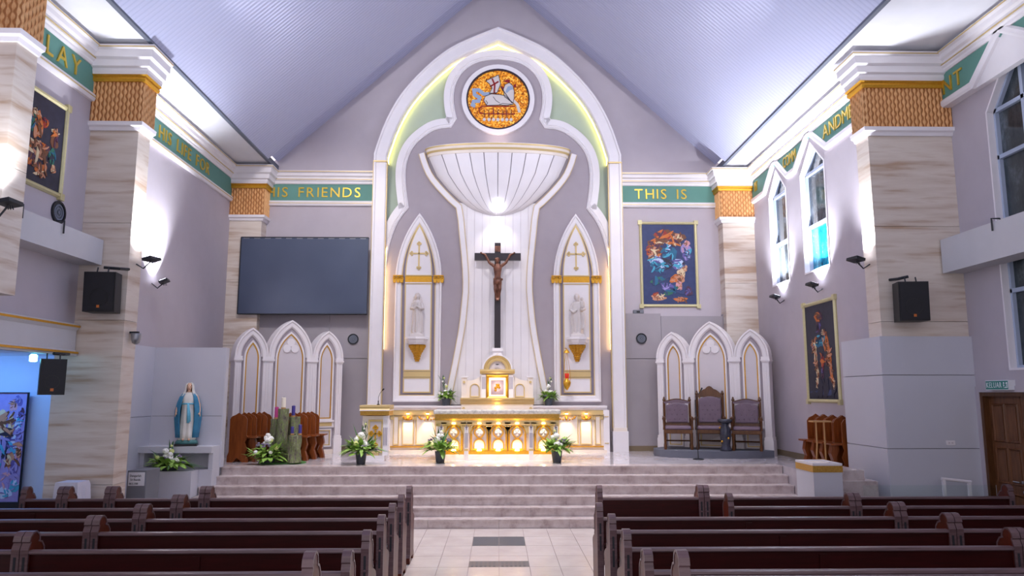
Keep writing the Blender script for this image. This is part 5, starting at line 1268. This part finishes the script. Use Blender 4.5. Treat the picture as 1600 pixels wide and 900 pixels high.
q0, q1 = oy(1474, 748, 11.15), oy(1514, 753, 11.15)
for x in (q0.x, q1.x): MB().box(x - .02, x + .02, 11.13, 11.17, 0, q1.z if x == q1.x else q0.z).build('leg', 'white_paint', hr)
MB().tube([(q0.x - .03, 11.15, q0.z), (q1.x + .03, 11.15, q1.z)], .022, 8).build('top_rail', 'white_paint', hr); MB().tube([(q0.x, 11.15, .4), (q1.x, 11.15, .38)], .016, 8).build('lower_rail', 'white_paint', hr)
tt = thing('side_table', 'small table under a white cloth at the foot of the left pilaster', 'table', (-6.45, 11.15, 0))
zt5 = oy(103, 754, 11.0).z; xa, xb = oy(86, 760, 11.0).x, oy(121, 760, 11.0).x
v = []; f = []; n = 40
for j, (zz, e) in enumerate(((0.03, .05), (.3, .04), (zt5 - .05, .01), (zt5, 0))):
    for i in range(n):
        th = 2 * pi * i / n; c_, s_ = cos(th), sin(th); sq = max(abs(c_), abs(s_)); w_ = e * (1 + .6 * sin(9 * th)); v.append(((xa + xb) / 2 + ((xb - xa) / 2 + w_) * c_ / sq, 11.15 + (.15 + w_) * s_ / sq, zz))
for j in range(3):
    for i in range(n): w_ = (i + 1) % n; f.append((j * n + i, j * n + w_, (j + 1) * n + w_, (j + 1) * n + i))
f.append(tuple(3 * n + i for i in range(n)))
MB().add(v, f).build('white_cloth', 'cloth_white', tt); 
for sx in (xa + .05, xb - .05):
    for sy in (11.04, 11.26): MB().box(sx - .015, sx + .015, sy - .015, sy + .015, 0, zt5 - .03).build('leg', 'dark_metal', tt)
# ================================================================== PEWS
def pew(label, xa, xb, Y, z0, group, end_a=True, end_b=True):
    """bench from xa to xb whose back stands at Y; it faces the altar (+y)"""
    t = thing('church_pew', label, 'pew', ((xa + xb) / 2, Y, z0), 0, group)
    h = (xb - xa) / 2; B = lambda name, mb, mat, par=t, sm=False, bv=0: mb.build(name, mat, par, sm, world=False, bevel=bv)
    B('back_panel', MB().box(-h + .03, h - .03, .0, .03, .40, .822), 'pew_wood')
    fr = lambda a, b, n: (n, a, b)
    cap = [(-.03, .822), (-.035, .832), (-.028, .85), (.0, .857), (.035, .855), (.05, .845), (.05, .822)]
    B('top_rail', MB(lambda a, b, n: (n, a, b)).prism(cap, -h + .03, h - .03), 'pew_cap_highlight')
    B('book_ledge', MB().box(-h + .03, h - .03, -.12, 0, .56, .58), 'pew_wood'); B('lower_rail', MB().box(-h + .03, h - .03, -.015, .03, .34, .39), 'pew_wood')
    B('seat', MB().box(-h + .03, h - .03, .03, .42, .42, .46), 'pew_wood', bv=.008)
    kn = B('kneeler', MB().box(-h + .12, h - .12, -.36, -.18, .14, .20), 'clad_white', bv=.02)
    for s in (-1, 1): B('kneeler_leg', MB().box(s * (h - .2) - .02, s * (h - .2) + .02, -.32, -.2, 0, .14), 'pew_wood', kn)
    n = max(1, int(2 * h / 1.5))
    for i in range(1, n): x = -h + 2 * h * i / n; B('back_stile', MB().box(x - .035, x + .035, -.014, 0, .39, .795), 'pew_wood')
    prof = [(-.05, 0), (-.05, .08), (-.025, .12), (-.025, .80), (-.03, .86), (-.01, .90), (.0, .92), (-.015, .935), (-.005, .97), (.03, 1.0), (.075, 1.0), (.11, .975), (.125, .93), (.115, .915), (.16, .90), (.20, .85), (.205, .78), (.19, .70), (.24, .64), (.36, .60), (.42, .57), (.44, .53), (.42, .48), (.40, .40), (.40, .12), (.44, .08), (.44, 0), (.34, 0), (.30, .06), (.10, .06), (.05, 0)]
    for s, on in ((-1, end_a), (1, end_b)):
        if not on: continue
        x0 = s * h; e = B('pew_end', MB(lambda a, b, n: (n, a, b)).prism(prof, x0 - .032, x0 + .032), 'pew_end_wood', bv=.006)
        B('edge_highlight', MB(lambda a, b, n: (n, a, b)).sweep(prof[1:19], [(-.004, x0 - .036), (-.004, x0 + .036), (.012, x0 + .036), (.012, x0 - .036)]), 'pew_cap_highlight', e)  # pale strip stands in for the highlight along the pew end
        B('slot_inlay', MB().box(x0 - .011, x0 + .011, -.040, -.034, .50, .80), 'ink', e)
        B('slot_pin', MB().ball((x0, -.04, .67), .012, 8, 5), 'pew_cap_highlight', e)
PY = [10.35, 9.5, 8.7, 7.9, 7.03, 6.15, 4.95]
ordn = ['front', 'second', 'third', 'fourth', 'fifth', 'sixth', 'seventh']
jl_ = [321, 278, 220, 145, 36]
xat = lambda px, Y, z=.9: _solve_x(px, Y, z)
def _solve_x(px, Y, z):
    # x on the line (Y, z) that is seen in column px
    lo, hi = -20.0, 20.0
    for _ in range(60):
        m = (lo + hi) / 2; v = Vector((m, Y, z)) - _C
        if 800 + FPX * v.dot(_R) / v.dot(_F) < px: lo = m
        else: hi = m
    return (lo + hi) / 2
GPL, GPR = 'dark pews left of the aisle', 'dark pews right of the aisle'
for i, Y in enumerate(PY):
    z0 = 0 if i < 6 else .231
    if i == 6:
        pew('raised last pew at the lower left edge beside the aisle', -6.6, -1.2, Y, z0, GPL, False, True); pew('raised last pew at the lower right edge beside the aisle', 1.2, 6.8, Y, z0, GPR, True, False); continue
    xe = -1.19
    j = _solve_x(jl_[i], Y, .92) if i < 5 else -4.6
    pew('aisle pew of the %s row on the left' % ordn[i], j + .04, xe, Y, z0, GPL)
    if i == 0:
        a, b, c = [_solve_x(p, Y, .92) for p in (178, 104, 38)]
        pew('short front pew just left of the front aisle pew', a, j - .04, Y, z0, GPL); pew('narrow front pew beside the white cloth table', b, a - .08, Y, z0, GPL); pew('narrow front pew farthest left near the poster', c, b - .08, Y, z0, GPL)
    elif i < 5: pew('outer pew of the %s row on the left, cut by the photo edge' % ordn[i], -7.4, j - .04, Y, z0, GPL, False, True)
for i, (sx, jx, ex) in enumerate(((937, 1099, 1578), (1141, 1335, None), (937, 1405, None), (957, 1490, None), (980, 1592, None), (1013, None, None))):
    Y = PY[i]; a = _solve_x(sx, Y, .92) if sx else 1.2
    j = _solve_x(jx, Y, .92) if jx else 5.2
    pew('aisle pew of the %s row on the right' % ordn[i], a, j - .04, Y, 0, GPR)
    if jx: pew('outer pew of the %s row on the right' % ordn[i], j + .04, _solve_x(ex, Y, .92) if ex else 7.2, Y, 0, GPR)
# ================================================================== THINGS ON THE WALLS
# dark led screen standing on the ledge left of the arch
YL = 17.62; fl2 = back_frame(YL); xl0, xl1 = oy(373.5, 440, YL).x, xo - .06
zl0, zl1 = oy(470, 491, YL).z, oy(470, 371, YL).z
ls = thing('projection_screen', 'large dark blue grey screen left of the great arch', 'screen', ((xl0 + xl1) / 2, YL, zl0))
MB(fl2).fbox(xl0, xl1, zl0, zl1, -.08, 0).build('screen_panel', 'led_wall', ls)
for a, b, c, d_ in ((xl0, xl1, zl1 - .012, zl1 + .012), (xl0, xl1, zl0 - .0, zl0 + .02), (xl0 - .01, xl0 + .012, zl0, zl1)): MB(fl2).fbox(a, b, c, d_, -.085, .01).build('frame_edge', 'dark_metal', ls)
for i in range(12): x = xl0 + (xl1 - xl0) * (i + .5) / 12; MB(fl2).fbox(x - .07, x + .07, zl1 - .032, zl1 - .016, 0, .006).build('clip', 'grey_metal', ls)
MB(fl2).fbox(xl0 + .3, xl0 + .4, zl0 + .3, zl1 - .3, -.4, -.08).fbox(xl1 - .5, xl1 - .4, zl0 + .3, zl1 - .3, -.4, -.08).build('wall_mount', 'dark_metal', ls)

# paintings: generic groups of painted figures
for nm, c in dict(p_navy=(40, 54, 100), p_black=(34, 34, 54), p_teal=(22, 96, 130), p_aqua=(64, 160, 190), p_cloud=(190, 206, 232), p_peach=(196, 136, 104), p_brown=(110, 66, 42), p_orange=(198, 106, 40), p_red=(150, 44, 36), p_pink=(206, 150, 160), p_violet=(96, 84, 150), p_green=(40, 104, 84), p_cream=(216, 196, 158), p_plum=(74, 38, 66), p_mauve=(150, 138, 196)).items(): paint(nm, c, .55, var=16, scale=9)
def painting(name, label, fr, corners, canvas, patches, frame=.07, fmat='frame_gold'):
    """corners: a0,a1,b0,b1 outside the frame; patches in 0..1 canvas units: (u, v, ru, rv, angle, material)"""
    a0, a1, b0, b1 = corners; t = thing(name, label, 'painting', fr((a0 + a1) / 2, b0, 0))
    s = 1 if a1 > a0 else -1; lo, hi = min(a0, a1), max(a0, a1)
    if frame:
        path = [(lo, b0), (lo, b1), (hi, b1), (hi, b0)]
        MB(fr).sweep(path, [(-frame, 0), (-frame, .03), (-frame * .7, .05), (-frame * .3, .055), (-.01, .04), (0, .025), (0, 0)], True).build('frame', fmat, t)
        if frame > .03:
         for x, z in path: MB(fr).prism([(x - .05 + (.02 if x == lo else -.02), z - .05 + (.02 if z == b0 else -.02)), (x + .05 + (.02 if x == lo else -.02), z - .05 + (.02 if z == b0 else -.02)), (x + .05 + (.02 if x == lo else -.02), z + .05 + (.02 if z == b0 else -.02)), (x - .05 + (.02 if x == lo else -.02), z + .05 + (.02 if z == b0 else -.02))], 0, .06).build('corner_block', fmat, t)
    cv = MB(fr).fbox(lo + frame, hi - frame, b0 + frame, b1 - frame, 0, .02).build('canvas', canvas, t)
    brush = {}; W_, H_ = abs(a1 - a0) - 2 * frame, b1 - b0 - 2 * frame
    for i, (u, v_, ru, rv, an, m) in enumerate(patches):
        pts = []; rd = random.Random(i * 7 + int(u * 91))
        p1, p2 = rd.uniform(0, 6), rd.uniform(0, 6)
        for q in range(16):
            th = 2 * pi * q / 16; k = 1 + .16 * sin(3 * th + p1) + .1 * sin(5 * th + p2); x = ru * k * cos(th); y = rv * k * sin(th); c_, s_ = cos(an), sin(an)
            uu = min(.985, max(.015, u + x * c_ - y * s_ * H_ / W_)); vv = min(.985, max(.015, v_ + x * s_ * W_ / H_ + y * c_))
            pts.append(((a0 + s * frame) + s * uu * W_, b1 - frame - vv * H_))
        MB(fr).prism(pts, .02, .0215 + i * .00025).build('painted_patch', m, cv)
        near = {'p_navy': 'p_black', 'p_black': 'p_plum', 'p_teal': 'p_aqua', 'p_aqua': 'p_cloud', 'p_cloud': 'p_aqua', 'p_peach': 'p_cream', 'p_brown': 'p_orange', 'p_orange': 'p_peach', 'p_red': 'p_orange', 'p_pink': 'p_peach', 'p_violet': 'p_mauve', 'p_green': 'p_teal', 'p_cream': 'p_peach', 'p_plum': 'p_violet', 'p_mauve': 'p_pink'}
        dark = {'p_peach': 'p_brown', 'p_orange': 'p_brown', 'p_cream': 'p_brown', 'p_red': 'p_plum', 'p_brown': 'p_plum', 'p_pink': 'p_brown', 'p_cloud': 'p_violet'}
        for q in range(8):
            mm = near[m] if q % 2 else dark.get(m, canvas); L_ = brush.setdefault(mm, MB(fr))
            th = rd.uniform(0, 2 * pi); rr = rd.uniform(.2, 1.05); cu = u + ru * rr * cos(th); cv_ = v_ + rv * rr * sin(th); a_ = rd.uniform(0, pi); l_ = rd.uniform(.25, .6) * max(ru * W_, rv * H_); w_ = l_ * rd.uniform(.12, .35)
            P_ = []
            for e in range(7):
                t_ = 2 * pi * e / 7; x = l_ * cos(t_); y = w_ * sin(t_) + .25 * l_ * cos(t_) ** 2 * rd.uniform(.5, 1)
                xx = cu * W_ + x * cos(a_) - y * sin(a_); yy = cv_ * H_ + x * sin(a_) + y * cos(a_); P_.append(((a0 + s * frame) + s * min(W_ * .985, max(W_ * .015, xx)), b1 - frame - min(H_ * .985, max(H_ * .015, yy))))
            L_.prism(P_, .02, .030 + .0002 * q + i * .00005)
    for mm, L_ in brush.items(): tag(L_.build('brushwork', mm, cv), kind='stuff')
    return t
c0, c1 = oy(998, 400, YB).x, oy(1091, 400, YB).x
painting('tall_painting', 'gold framed painting of a blue robed figure right of the arch', back_frame(YB), (c0 + .02, c1 - .02, oy(1045, 480, YB).z, oy(1045, 347, YB).z), 'p_navy', [
 (.5, .17, .30, .10, 0, 'p_brown'), (.4, .13, .16, .05, .2, 'p_red'), (.66, .17, .12, .05, -.2, 'p_peach'), (.25, .25, .15, .06, .4, 'p_brown'), (.2, .36, .07, .1, .3, 'p_peach'), (.12, .33, .05, .06, 0, 'p_red'), (.32, .36, .06, .07, -.4, 'p_brown'),
 (.27, .45, .17, .07, -.2, 'p_cloud'), (.3, .53, .16, .06, .2, 'p_teal'), (.62, .5, .22, .06, .1, 'p_cloud'), (.38, .56, .06, .04, 0, 'p_aqua'), (.5, .42, .14, .17, 0, 'p_teal'), (.5, .5, .09, .16, .05, 'p_navy'), (.48, .31, .05, .09, 0, 'p_aqua'), (.5, .235, .035, .028, 0, 'p_peach'), (.36, .235, .1, .012, .1, 'p_peach'), (.64, .25, .1, .012, .15, 'p_peach'),
 (.83, .3, .1, .07, -.5, 'p_mauve'), (.86, .24, .05, .04, 0, 'p_pink'), (.84, .4, .08, .05, .2, 'p_violet'), (.88, .36, .05, .06, .4, 'p_aqua'), (.73, .52, .09, .05, .4, 'p_cloud'), (.73, .6, .08, .05, -.3, 'p_cream'), (.8, .55, .05, .04, 0, 'p_peach'), (.62, .68, .12, .05, -.2, 'p_orange'), (.72, .68, .08, .05, .3, 'p_peach'), (.68, .76, .06, .07, 0, 'p_pink'), (.78, .5, .03, .025, 0, 'p_black'),
 (.3, .7, .18, .04, -.4, 'p_green'), (.52, .84, .16, .03, -.5, 'p_green'), (.28, .92, .14, .035, .1, 'p_peach'), (.24, .88, .06, .03, 0, 'p_red'), (.7, .94, .13, .025, -.05, 'p_orange'), (.45, .78, .12, .05, .2, 'p_violet'), (.86, .84, .07, .06, 0, 'p_plum')])
yf, yn = ox(1259, 550, XR - .02).y, ox(1310, 550, XR - .02).y
painting('tall_painting', 'narrow gold framed painting of two bathers on the right wall', right_frame(XR), (yf, yn, ox(1290, 629.5, XR).z, (ox(1254, 478, XR).z + ox(1303, 462, XR).z) / 2), 'p_black', [
 (.45, .14, .13, .06, 0, 'p_brown'), (.45, .24, .08, .06, 0, 'p_plum'), (.48, .4, .18, .06, 0, 'p_teal'), (.28, .44, .08, .09, .25, 'p_peach'), (.36, .36, .05, .025, 0, 'p_brown'), (.22, .42, .04, .05, 0, 'p_pink'), (.3, .58, .05, .1, 0, 'p_cream'), (.34, .72, .035, .09, 0, 'p_peach'), (.3, .84, .025, .04, 0, 'p_peach'),
 (.68, .42, .09, .1, -.1, 'p_orange'), (.62, .31, .06, .025, .5, 'p_peach'), (.7, .33, .04, .022, 0, 'p_brown'), (.76, .56, .06, .1, -.05, 'p_orange'), (.66, .6, .03, .05, 0, 'p_brown'), (.8, .72, .04, .1, -.1, 'p_orange'), (.86, .84, .03, .05, 0, 'p_peach'), (.52, .62, .05, .09, 0, 'p_red'), (.5, .74, .04, .06, 0, 'p_plum'), (.5, .93, .4, .03, 0, 'p_navy')])
yn3, yf3 = ox(13, 200, XL + .02).y - .35, ox(101, 240, XL + .02).y
painting('tall_painting', 'dark gold framed painting of a crowd on steps, upper left', left_frame(XL), (yn3, yf3, (ox(92, 308, XL).z + ox(40, 290, XL).z) / 2, (ox(102, 166, XL).z + ox(50, 133, XL).z) / 2), 'p_black', [
 (.35, .28, .07, .05, 0, 'p_peach'), (.3, .38, .06, .10, 0, 'p_cream'), (.28, .45, .06, .08, 0, 'p_teal'), (.48, .25, .08, .07, 0, 'p_pink'), (.52, .33, .05, .12, 0, 'p_green'), (.6, .36, .07, .15, 0, 'p_orange'), (.54, .22, .04, .04, 0, 'p_cream'), (.7, .28, .05, .06, 0, 'p_red'), (.2, .33, .05, .05, 0, 'p_brown'), (.12, .46, .09, .07, 0, 'p_red'), (.14, .54, .08, .06, 0, 'p_brown'), (.3, .52, .08, .04, 0, 'p_teal'),
 (.86, .42, .06, .11, 0, 'p_brown'), (.86, .32, .07, .02, 0, 'p_cream'), (.6, .58, .17, .025, .25, 'p_cream'), (.55, .66, .22, .025, .25, 'p_peach'), (.5, .74, .2, .025, .25, 'p_brown'), (.72, .58, .07, .06, 0, 'p_red'), (.84, .62, .05, .1, 0, 'p_green'), (.88, .76, .04, .05, .2, 'p_peach'), (.45, .8, .09, .05, 0, 'p_red'), (.68, .82, .1, .05, -.4, 'p_orange'), (.66, .88, .08, .02, -.4, 'p_cream')])
# leaning poster in the aisle
yp_ = 12.2; pz1, pz0 = oy(25, 613, yp_).z, oy(25, 785, yp_).z
po = painting('aisle_poster', 'tall colourful poster leaning in the blue lit aisle', back_frame(yp_), (-8.3, oy(40, 690, yp_).x, pz0, pz1), 'p_mauve', [
 (.8, .08, .1, .05, 0, 'p_violet'), (.72, .12, .08, .05, 0, 'p_pink'), (.9, .2, .06, .06, 0, 'p_plum'), (.84, .28, .07, .06, 0, 'p_cloud'), (.7, .3, .06, .1, 0, 'p_cream'), (.88, .4, .07, .06, 0, 'p_violet'), (.62, .45, .1, .14, 0, 'p_navy'), (.78, .5, .08, .1, 0, 'p_cloud'), (.9, .55, .05, .1, 0, 'p_pink'), (.74, .62, .09, .08, 0, 'p_peach'), (.85, .7, .08, .1, 0, 'p_violet'), (.68, .78, .1, .1, 0, 'p_mauve'), (.88, .86, .1, .06, 0, 'p_aqua'), (.7, .92, .14, .05, 0, 'p_cloud'), (.5, .3, .12, .14, 0, 'p_cream'), (.48, .6, .1, .16, 0, 'p_teal')], frame=.012, fmat='dark_metal')
bz0 = MB(back_frame(yp_)).fbox(-8.2, -6.9, 0, pz0, -.04, .0).build('stand_board', 'dark_metal', po)

# loudspeakers
def speaker(label, loc, w, h, d_, rz, tilt, bracket):
    t = thing('loudspeaker', label, 'loudspeaker', loc, rz, 'black wall loudspeakers')
    fr = lambda a, b, n: (a, -n + b * tilt, b)
    B = lambda nm, mb, m, par=t: mb.build(nm, m, par, world=False)
    cab = [(-w / 2, 0), (-w / 2 + .03, -d_), (w / 2 - .03, -d_), (w / 2, 0)]
    v = [(a, -n + zz * tilt, zz) for zz in (0, h) for a, n in cab]
    B('cabinet', MB().add(v, [(3, 2, 1, 0), (4, 5, 6, 7), (0, 1, 5, 4), (1, 2, 6, 5), (2, 3, 7, 6), (3, 0, 4, 7)]), 'black_plastic')
    g_ = B('grille', MB(fr).fbox(-w / 2 + .02, w / 2 - .02, .02, h - .02, 0, .012), 'speaker_black')
    B('woofer_ring', MB(fr).ring([(.30 * w * cos(2 * pi * i / 24), h * .36 + .30 * w * sin(2 * pi * i / 24)) for i in range(24)], [(.26 * w * cos(2 * pi * i / 24), h * .36 + .26 * w * sin(2 * pi * i / 24)) for i in range(24)], .012, .016), 'black_plastic', g_)
    B('orange_badge', MB(fr).fbox(-.02, .02, h * .10, h * .10 + .04, .012, .02), 'p_orange', g_)
    b = B('bracket', MB().tube(bracket, .022, 8), 'dark_metal')
    for x in (-.08, .08): B('hanging_eye', MB().tube([(x, .08 + h * tilt, h), (x, .1 + h * tilt, h + .08)], .01, 6), 'dark_metal', b)
    return t
sp = oy(153, 487, 11.15); speaker('black loudspeaker hung on the left pilaster below the beam', sp, .46, .60, .28, radians(3), -.05, [(-.02, .12, .69), (.2, .16, .68), (.26, .33, .70)])
sp = oy(80, 617, 10.6); speaker('black loudspeaker under the left parapet beside the blue light', sp, .32, .50, .34, radians(38), -.03, [(.0, .1, .58), (.14, .2, .58), (.26, .6, .60)])
sp = oy(1430, 501, 11.15); speaker('black loudspeaker hung on the right pilaster above the clad block', sp, .45, .60, .28, radians(-6), -.05, [(.0, .12, .70), (-.14, .16, .67), (-.2, .32, .68)])

# flood lights on arms
def flood(label, loc, aim, power, arm, size=(.26, .16), col=(.86, .9, 1), ang=110):
    t = thing('flood_light', label, 'lamp', loc, 0, 'wall flood lights')
    q = Vector(aim).normalized().to_track_quat('Z', 'Y').to_matrix(); a, b = size
    def bx(x0, x1, y0, y1, z0, z1):
        v = [q @ Vector((x, y, z)) for z in (z0, z1) for y in (y0, y1) for x in (x0, x1)]; return MB().add(v, [(0, 2, 3, 1), (4, 5, 7, 6), (0, 1, 5, 4), (2, 6, 7, 3), (0, 4, 6, 2), (1, 3, 7, 5)])
    bx(-a / 2, a / 2, -b / 2, b / 2, -.045, 0).build('housing', 'dark_metal', t, world=False); bx(-a / 2 + .02, a / 2 - .02, -b / 2 + .02, b / 2 - .02, 0, .006).build('lens', 'lamp_white', t, world=False)
    MB().tube([(0, 0, -.05), tuple(Vector(arm) * .5 + Vector((0, 0, -.12))), arm], .012, 6).build('arm', 'dark_metal', t, world=False)
    for k in range(3): MB().tube([(.02 * k, 0, -.05), (.03 * k, 0, -.1)], .006, 5).build('cooling_fin', 'dark_metal', t, world=False)
    light('SPOT', 'flood_beam', Vector(loc) + Vector(aim).normalized() * .03, power, col, Vector(loc) + Vector(aim) * 3, .05, ang, .9)
p1 = Vector((-5.50, 11.72, ox(226, 404, -5.50).z + .05)); flood('flood light on the side of the left pilaster', p1, (-.25, .05, 1), 420, (-.23, .0, -.1))
p2 = ox(256, 438, XL + .22); flood('flood light low on the left sanctuary wall making a bright patch', p2, (-.45, -.1, 1), 950, (-.22, .0, -.06), ang=95)
p3 = Vector((5.80, 11.72, ox(1349, 404, 5.80).z + .05)); flood('flood light on the side of the right pilaster', p3, (.25, .05, 1), 480, (.22, .0, -.1))
p4 = ox(1211, 462, XR - .2); flood('flood light under the farther lancet window', p4, (.30, 0, 1), 900, (.2, 0, -.1))
p5 = ox(1269, 443, XR - .2); flood('flood light under the nearer lancet window', p5, (.30, 0, 1), 900, (.2, 0, -.1))
p6 = ox(14, 314, -5.52); flood('flood light at the left photo edge below the painting', p6, (-.2, .0, 1), 160, (-.2, .0, -.14))
# the flood lights above also light the soffits
# dome camera, wall speakers, small devices
dc = thing('security_camera', 'small dome security camera on the left pilaster', 'camera', ox(207, 521, -5.70) + Vector((0, 0, 0)))
MB().box(-.06, .1, -.02, .02, 0, .03).build('bracket', 'dark_metal', dc, world=False); MB().lathe([(.02, -.17), (.055, -.15), (.07, -.09), (.075, -.02), (.075, 0)], (.06, 0, 0), 16).build('dome', 'grey_metal', dc, True, world=False)
def grille(label, frame_, a, b, r):
    t = thing('round_wall_speaker', label, 'speaker', frame_(a, b, 0), group='round wall speakers')
    for i, (r0, r1) in enumerate(((1, .82), (.7, .56), (.44, .3))): MB(frame_).ring([(a + r * r0 * cos(2 * pi * k / 28), b + r * r0 * sin(2 * pi * k / 28)) for k in range(28)], [(a + r * r1 * cos(2 * pi * k / 28), b + r * r1 * sin(2 * pi * k / 28)) for k in range(28)], 0, .03 - .006 * i).build('ring', 'fascia_grey' if i else 'dark_metal', t)
    MB(frame_).prism([(a + r * .9 * cos(2 * pi * k / 24), b + r * .9 * sin(2 * pi * k / 24)) for k in range(24)], 0, .01).build('mesh_disc', 'tile_dark', t); MB(frame_).prism([(a + r * .16 * cos(2 * pi * k / 12), b + r * .16 * sin(2 * pi * k / 12)) for k in range(12)], 0, .025).build('dust_cap', 'fascia_grey', t)
fp = back_frame(YB - .16)
q = oy(552, 530, YB - .16); grille('round dark wall speaker left of the great arch', fp, q.x, q.z, .13); q = oy(1002, 529, YB - .16); grille('round dark wall speaker right of the great arch', fp, q.x, q.z, .13)
q = ox(90, 332, XL); grille('round wall speaker under the upper left painting', left_frame(XL), q.y, q.z, .17)
for px, lab in ((998, 'small grey projector box on the ledge under the painting'), (1172, 'small grey sensor box on the ledge in the right corner')):
    q = oy(px, 490, 17.95); t = thing('device_box', lab, 'device', (q.x, 17.97, zl + (.041 if px < 1100 else .031)))
    MB().box(-.13 if px < 1100 else -.08, .13 if px < 1100 else .08, -.02, .08, .0, .09 if px < 1100 else .06).build('case', 'sign_grey', t, world=False, bevel=.015); MB().box(-.05, .03, -.026, -.018, .02, .06).build('lens', 'black_plastic', t, world=False)
# leaning brown board by the right wall
lb = thing('leaning_board', 'narrow brown board leaning by the wall behind the right screen', 'board', (6.1, 16.9, ZP))
MB(lambda a, b, n: (.0 + a + b * .06, n, b)).prism([(-.05, 0), (.05, 0), (.05, .95), (.03, 1.02), (-.03, 1.02), (-.05, .95)], 0, .03).build('plank', 'chair_wood', lb, world=False)

# door and exit sign
dn = thing('door_1', 'dark wooden double door with panels in the right nave wall', 'door', (XN, 10.6, 0), kind='structure')
fd = right_frame(XN + .12)
ym = (DOOR_Y0 + DOOR_Y1) / 2
for (a, b, hs) in ((ym + .004, DOOR_Y1 - .06, 1), (DOOR_Y0 + .06, ym - .004, -1)):
    lf = MB(fd).fbox(a, b, .01, DOOR_Z - .06, -.03, .03).build('door_leaf', 'door_wood', dn)
    w_ = (b - a); 
    for c in range(2):
        for z0, z1 in ((.15, .80), (.95, 1.45), (1.55, DOOR_Z - .18)):
            x0 = a + w_ * (.10 + .42 * c); x1 = x0 + w_ * .36
            MB(fd).sweep([(x0, z0), (x0, z1), (x1, z1), (x1, z0)], [(-.02, .03), (-.02, .035), (.0, .05), (.015, .03)], True).build('panel_moulding', 'door_wood', lf); MB(fd).fbox(x0 + .03, x1 - .03, z0 + .03, z1 - .03, .03, .042).build('raised_panel', 'door_wood', lf)
    hy = ym + .07 * hs; MB(fd).fbox(hy - .02, hy + .02, .98, 1.02, .03, .06).build('handle_rose', 'chrome', lf); MB().tube([(XN + .12 - .06, hy, 1.0), (XN + .12 - .10, hy, 1.0), (XN + .12 - .10, hy + .13 * hs, 1.0)], .011, 8).build('door_handle', 'chrome', lf); MB(fd).prism([(hy + .025 * cos(2 * pi * i / 12), .86 + .025 * sin(2 * pi * i / 12)) for i in range(12)], .03, .045).build('keyhole', 'chrome', lf)
MB(right_frame(XN)).sweep([(DOOR_Y0, 0), (DOOR_Y0, DOOR_Z), (DOOR_Y1, DOOR_Z), (DOOR_Y1, 0)], [(-.06, -.2), (-.06, .005), (.0, .005), (.0, -.2)]).build('door_frame', 'chair_wood', dn)
MB(right_frame(XN)).sweep([(DOOR_Y0, 0), (DOOR_Y0, DOOR_Z), (DOOR_Y1, DOOR_Z), (DOOR_Y1, 0)], [(.0, 0), (.0, .02), (.09, .02), (.09, 0)]).build('door_surround', 'wall_paint', dn)
MB().box(XN + .36, XN + .4, DOOR_Y0, DOOR_Y1, 0, DOOR_Z).build('outer_board', 'wall_paint', dn)
ya, yb = ox(1540, 602, XN - .1).y, ox(1576, 602, XN - .1).y; z1_, z0_ = ox(1558, 594, XN - .1).z, ox(1558, 609.5, XN - .1).z
ex = thing('exit_sign', 'green lit exit sign reading KELUAR above the wooden door', 'sign', (XN - .05, (ya + yb) / 2, z0_))
fe = right_frame(XN - .1)
MB().box(XN - .1, XN - .001, min(ya, yb), max(ya, yb), z0_, z1_).build('box', 'sign_white', ex)
fc_ = MB(fe).fbox(yb + .012, ya - .012, z0_ + .012, z1_ - .012, 0, .006).build('green_face', 'exit_green', ex)
hh = z1_ - z0_
fw = ya - yb
letters('KELUAR', hh * .80, fc_, right_frame(XN - .106), ya - .03, z0_ + hh * .24, -1, mat='sign_white', depth=.004, spacing=.16 * fw / (hh * .8), xs=min(1, (fw - .17) * .80 / (6 * .52 * hh * .8)))
pv = yb + .06
for pts in ([(0, .1), (.05, .14), (.07, .08)], [(.0, .1), (-.04, .06), (-.06, .07)], [(0, .1), (.02, .14), (.0, .1)]): pass
mb = MB(right_frame(XN - .106)); mb.fbox(pv - .045, pv + .045, z0_ + .03, z1_ - .03, 0, .003); mb.build('door_symbol', 'sign_white', fc_)
mb = MB(right_frame(XN - .109)); zc = (z0_ + z1_) / 2; mb.prism([(pv + .014 * cos(2 * pi * i / 10), zc + hh * .24 + .014 * sin(2 * pi * i / 10)) for i in range(10)], 0, .002); mb.sweep([(pv + .01, zc + hh * .14), (pv, zc - .01), (pv + .025, zc - hh * .16), (pv + .03, zc - hh * .28)], [(-.008, 0), (-.008, .002), (.008, .002), (.008, 0)]); mb.sweep([(pv, zc - .01), (pv - .025, zc - hh * .15)], [(-.008, 0), (-.008, .002), (.008, .002), (.008, 0)]); mb.sweep([(pv + .03, zc + .01), (pv, zc + hh * .10), (pv - .03, zc + .0)], [(-.006, 0), (-.006, .002), (.006, .002), (.006, 0)]); mb.build('running_figure', 'exit_green', fc_)
sw = thing('socket_plate', 'small white socket plate on the clad block', 'socket', oy(1485, 692, 11.44))
MB().box(-.07, .07, -.012, 0, -.035, .035).build('plate', 'white_paint', sw, world=False, bevel=.004); MB().box(-.04, -.01, -.015, -.01, -.012, .012).box(.01, .04, -.015, -.01, -.012, .012).build('rocker', 'panel_white', sw, world=False)
# blue aisle spot under the parapet
bs = thing('aisle_spot', 'glowing cyan spot lamp under the left parapet', 'lamp', oy(52, 561, 10.75))
MB().lathe([(.03, -.04), (.05, -.03), (.05, .05), (.03, .07)], (0, 0, 0), 12).build('housing', 'lamp_cyan', bs, world=False); MB().tube([(0, 0, .05), (.0, .05, .12)], .015, 6).build('stem', 'dark_metal', bs, world=False)
light('AREA', 'aisle_blue_light', (-8.0, 11.42, 2.75), 20, (.12, .40, 1), (-7.9, 12.3, 1.1), 1.6, size_y=.2)
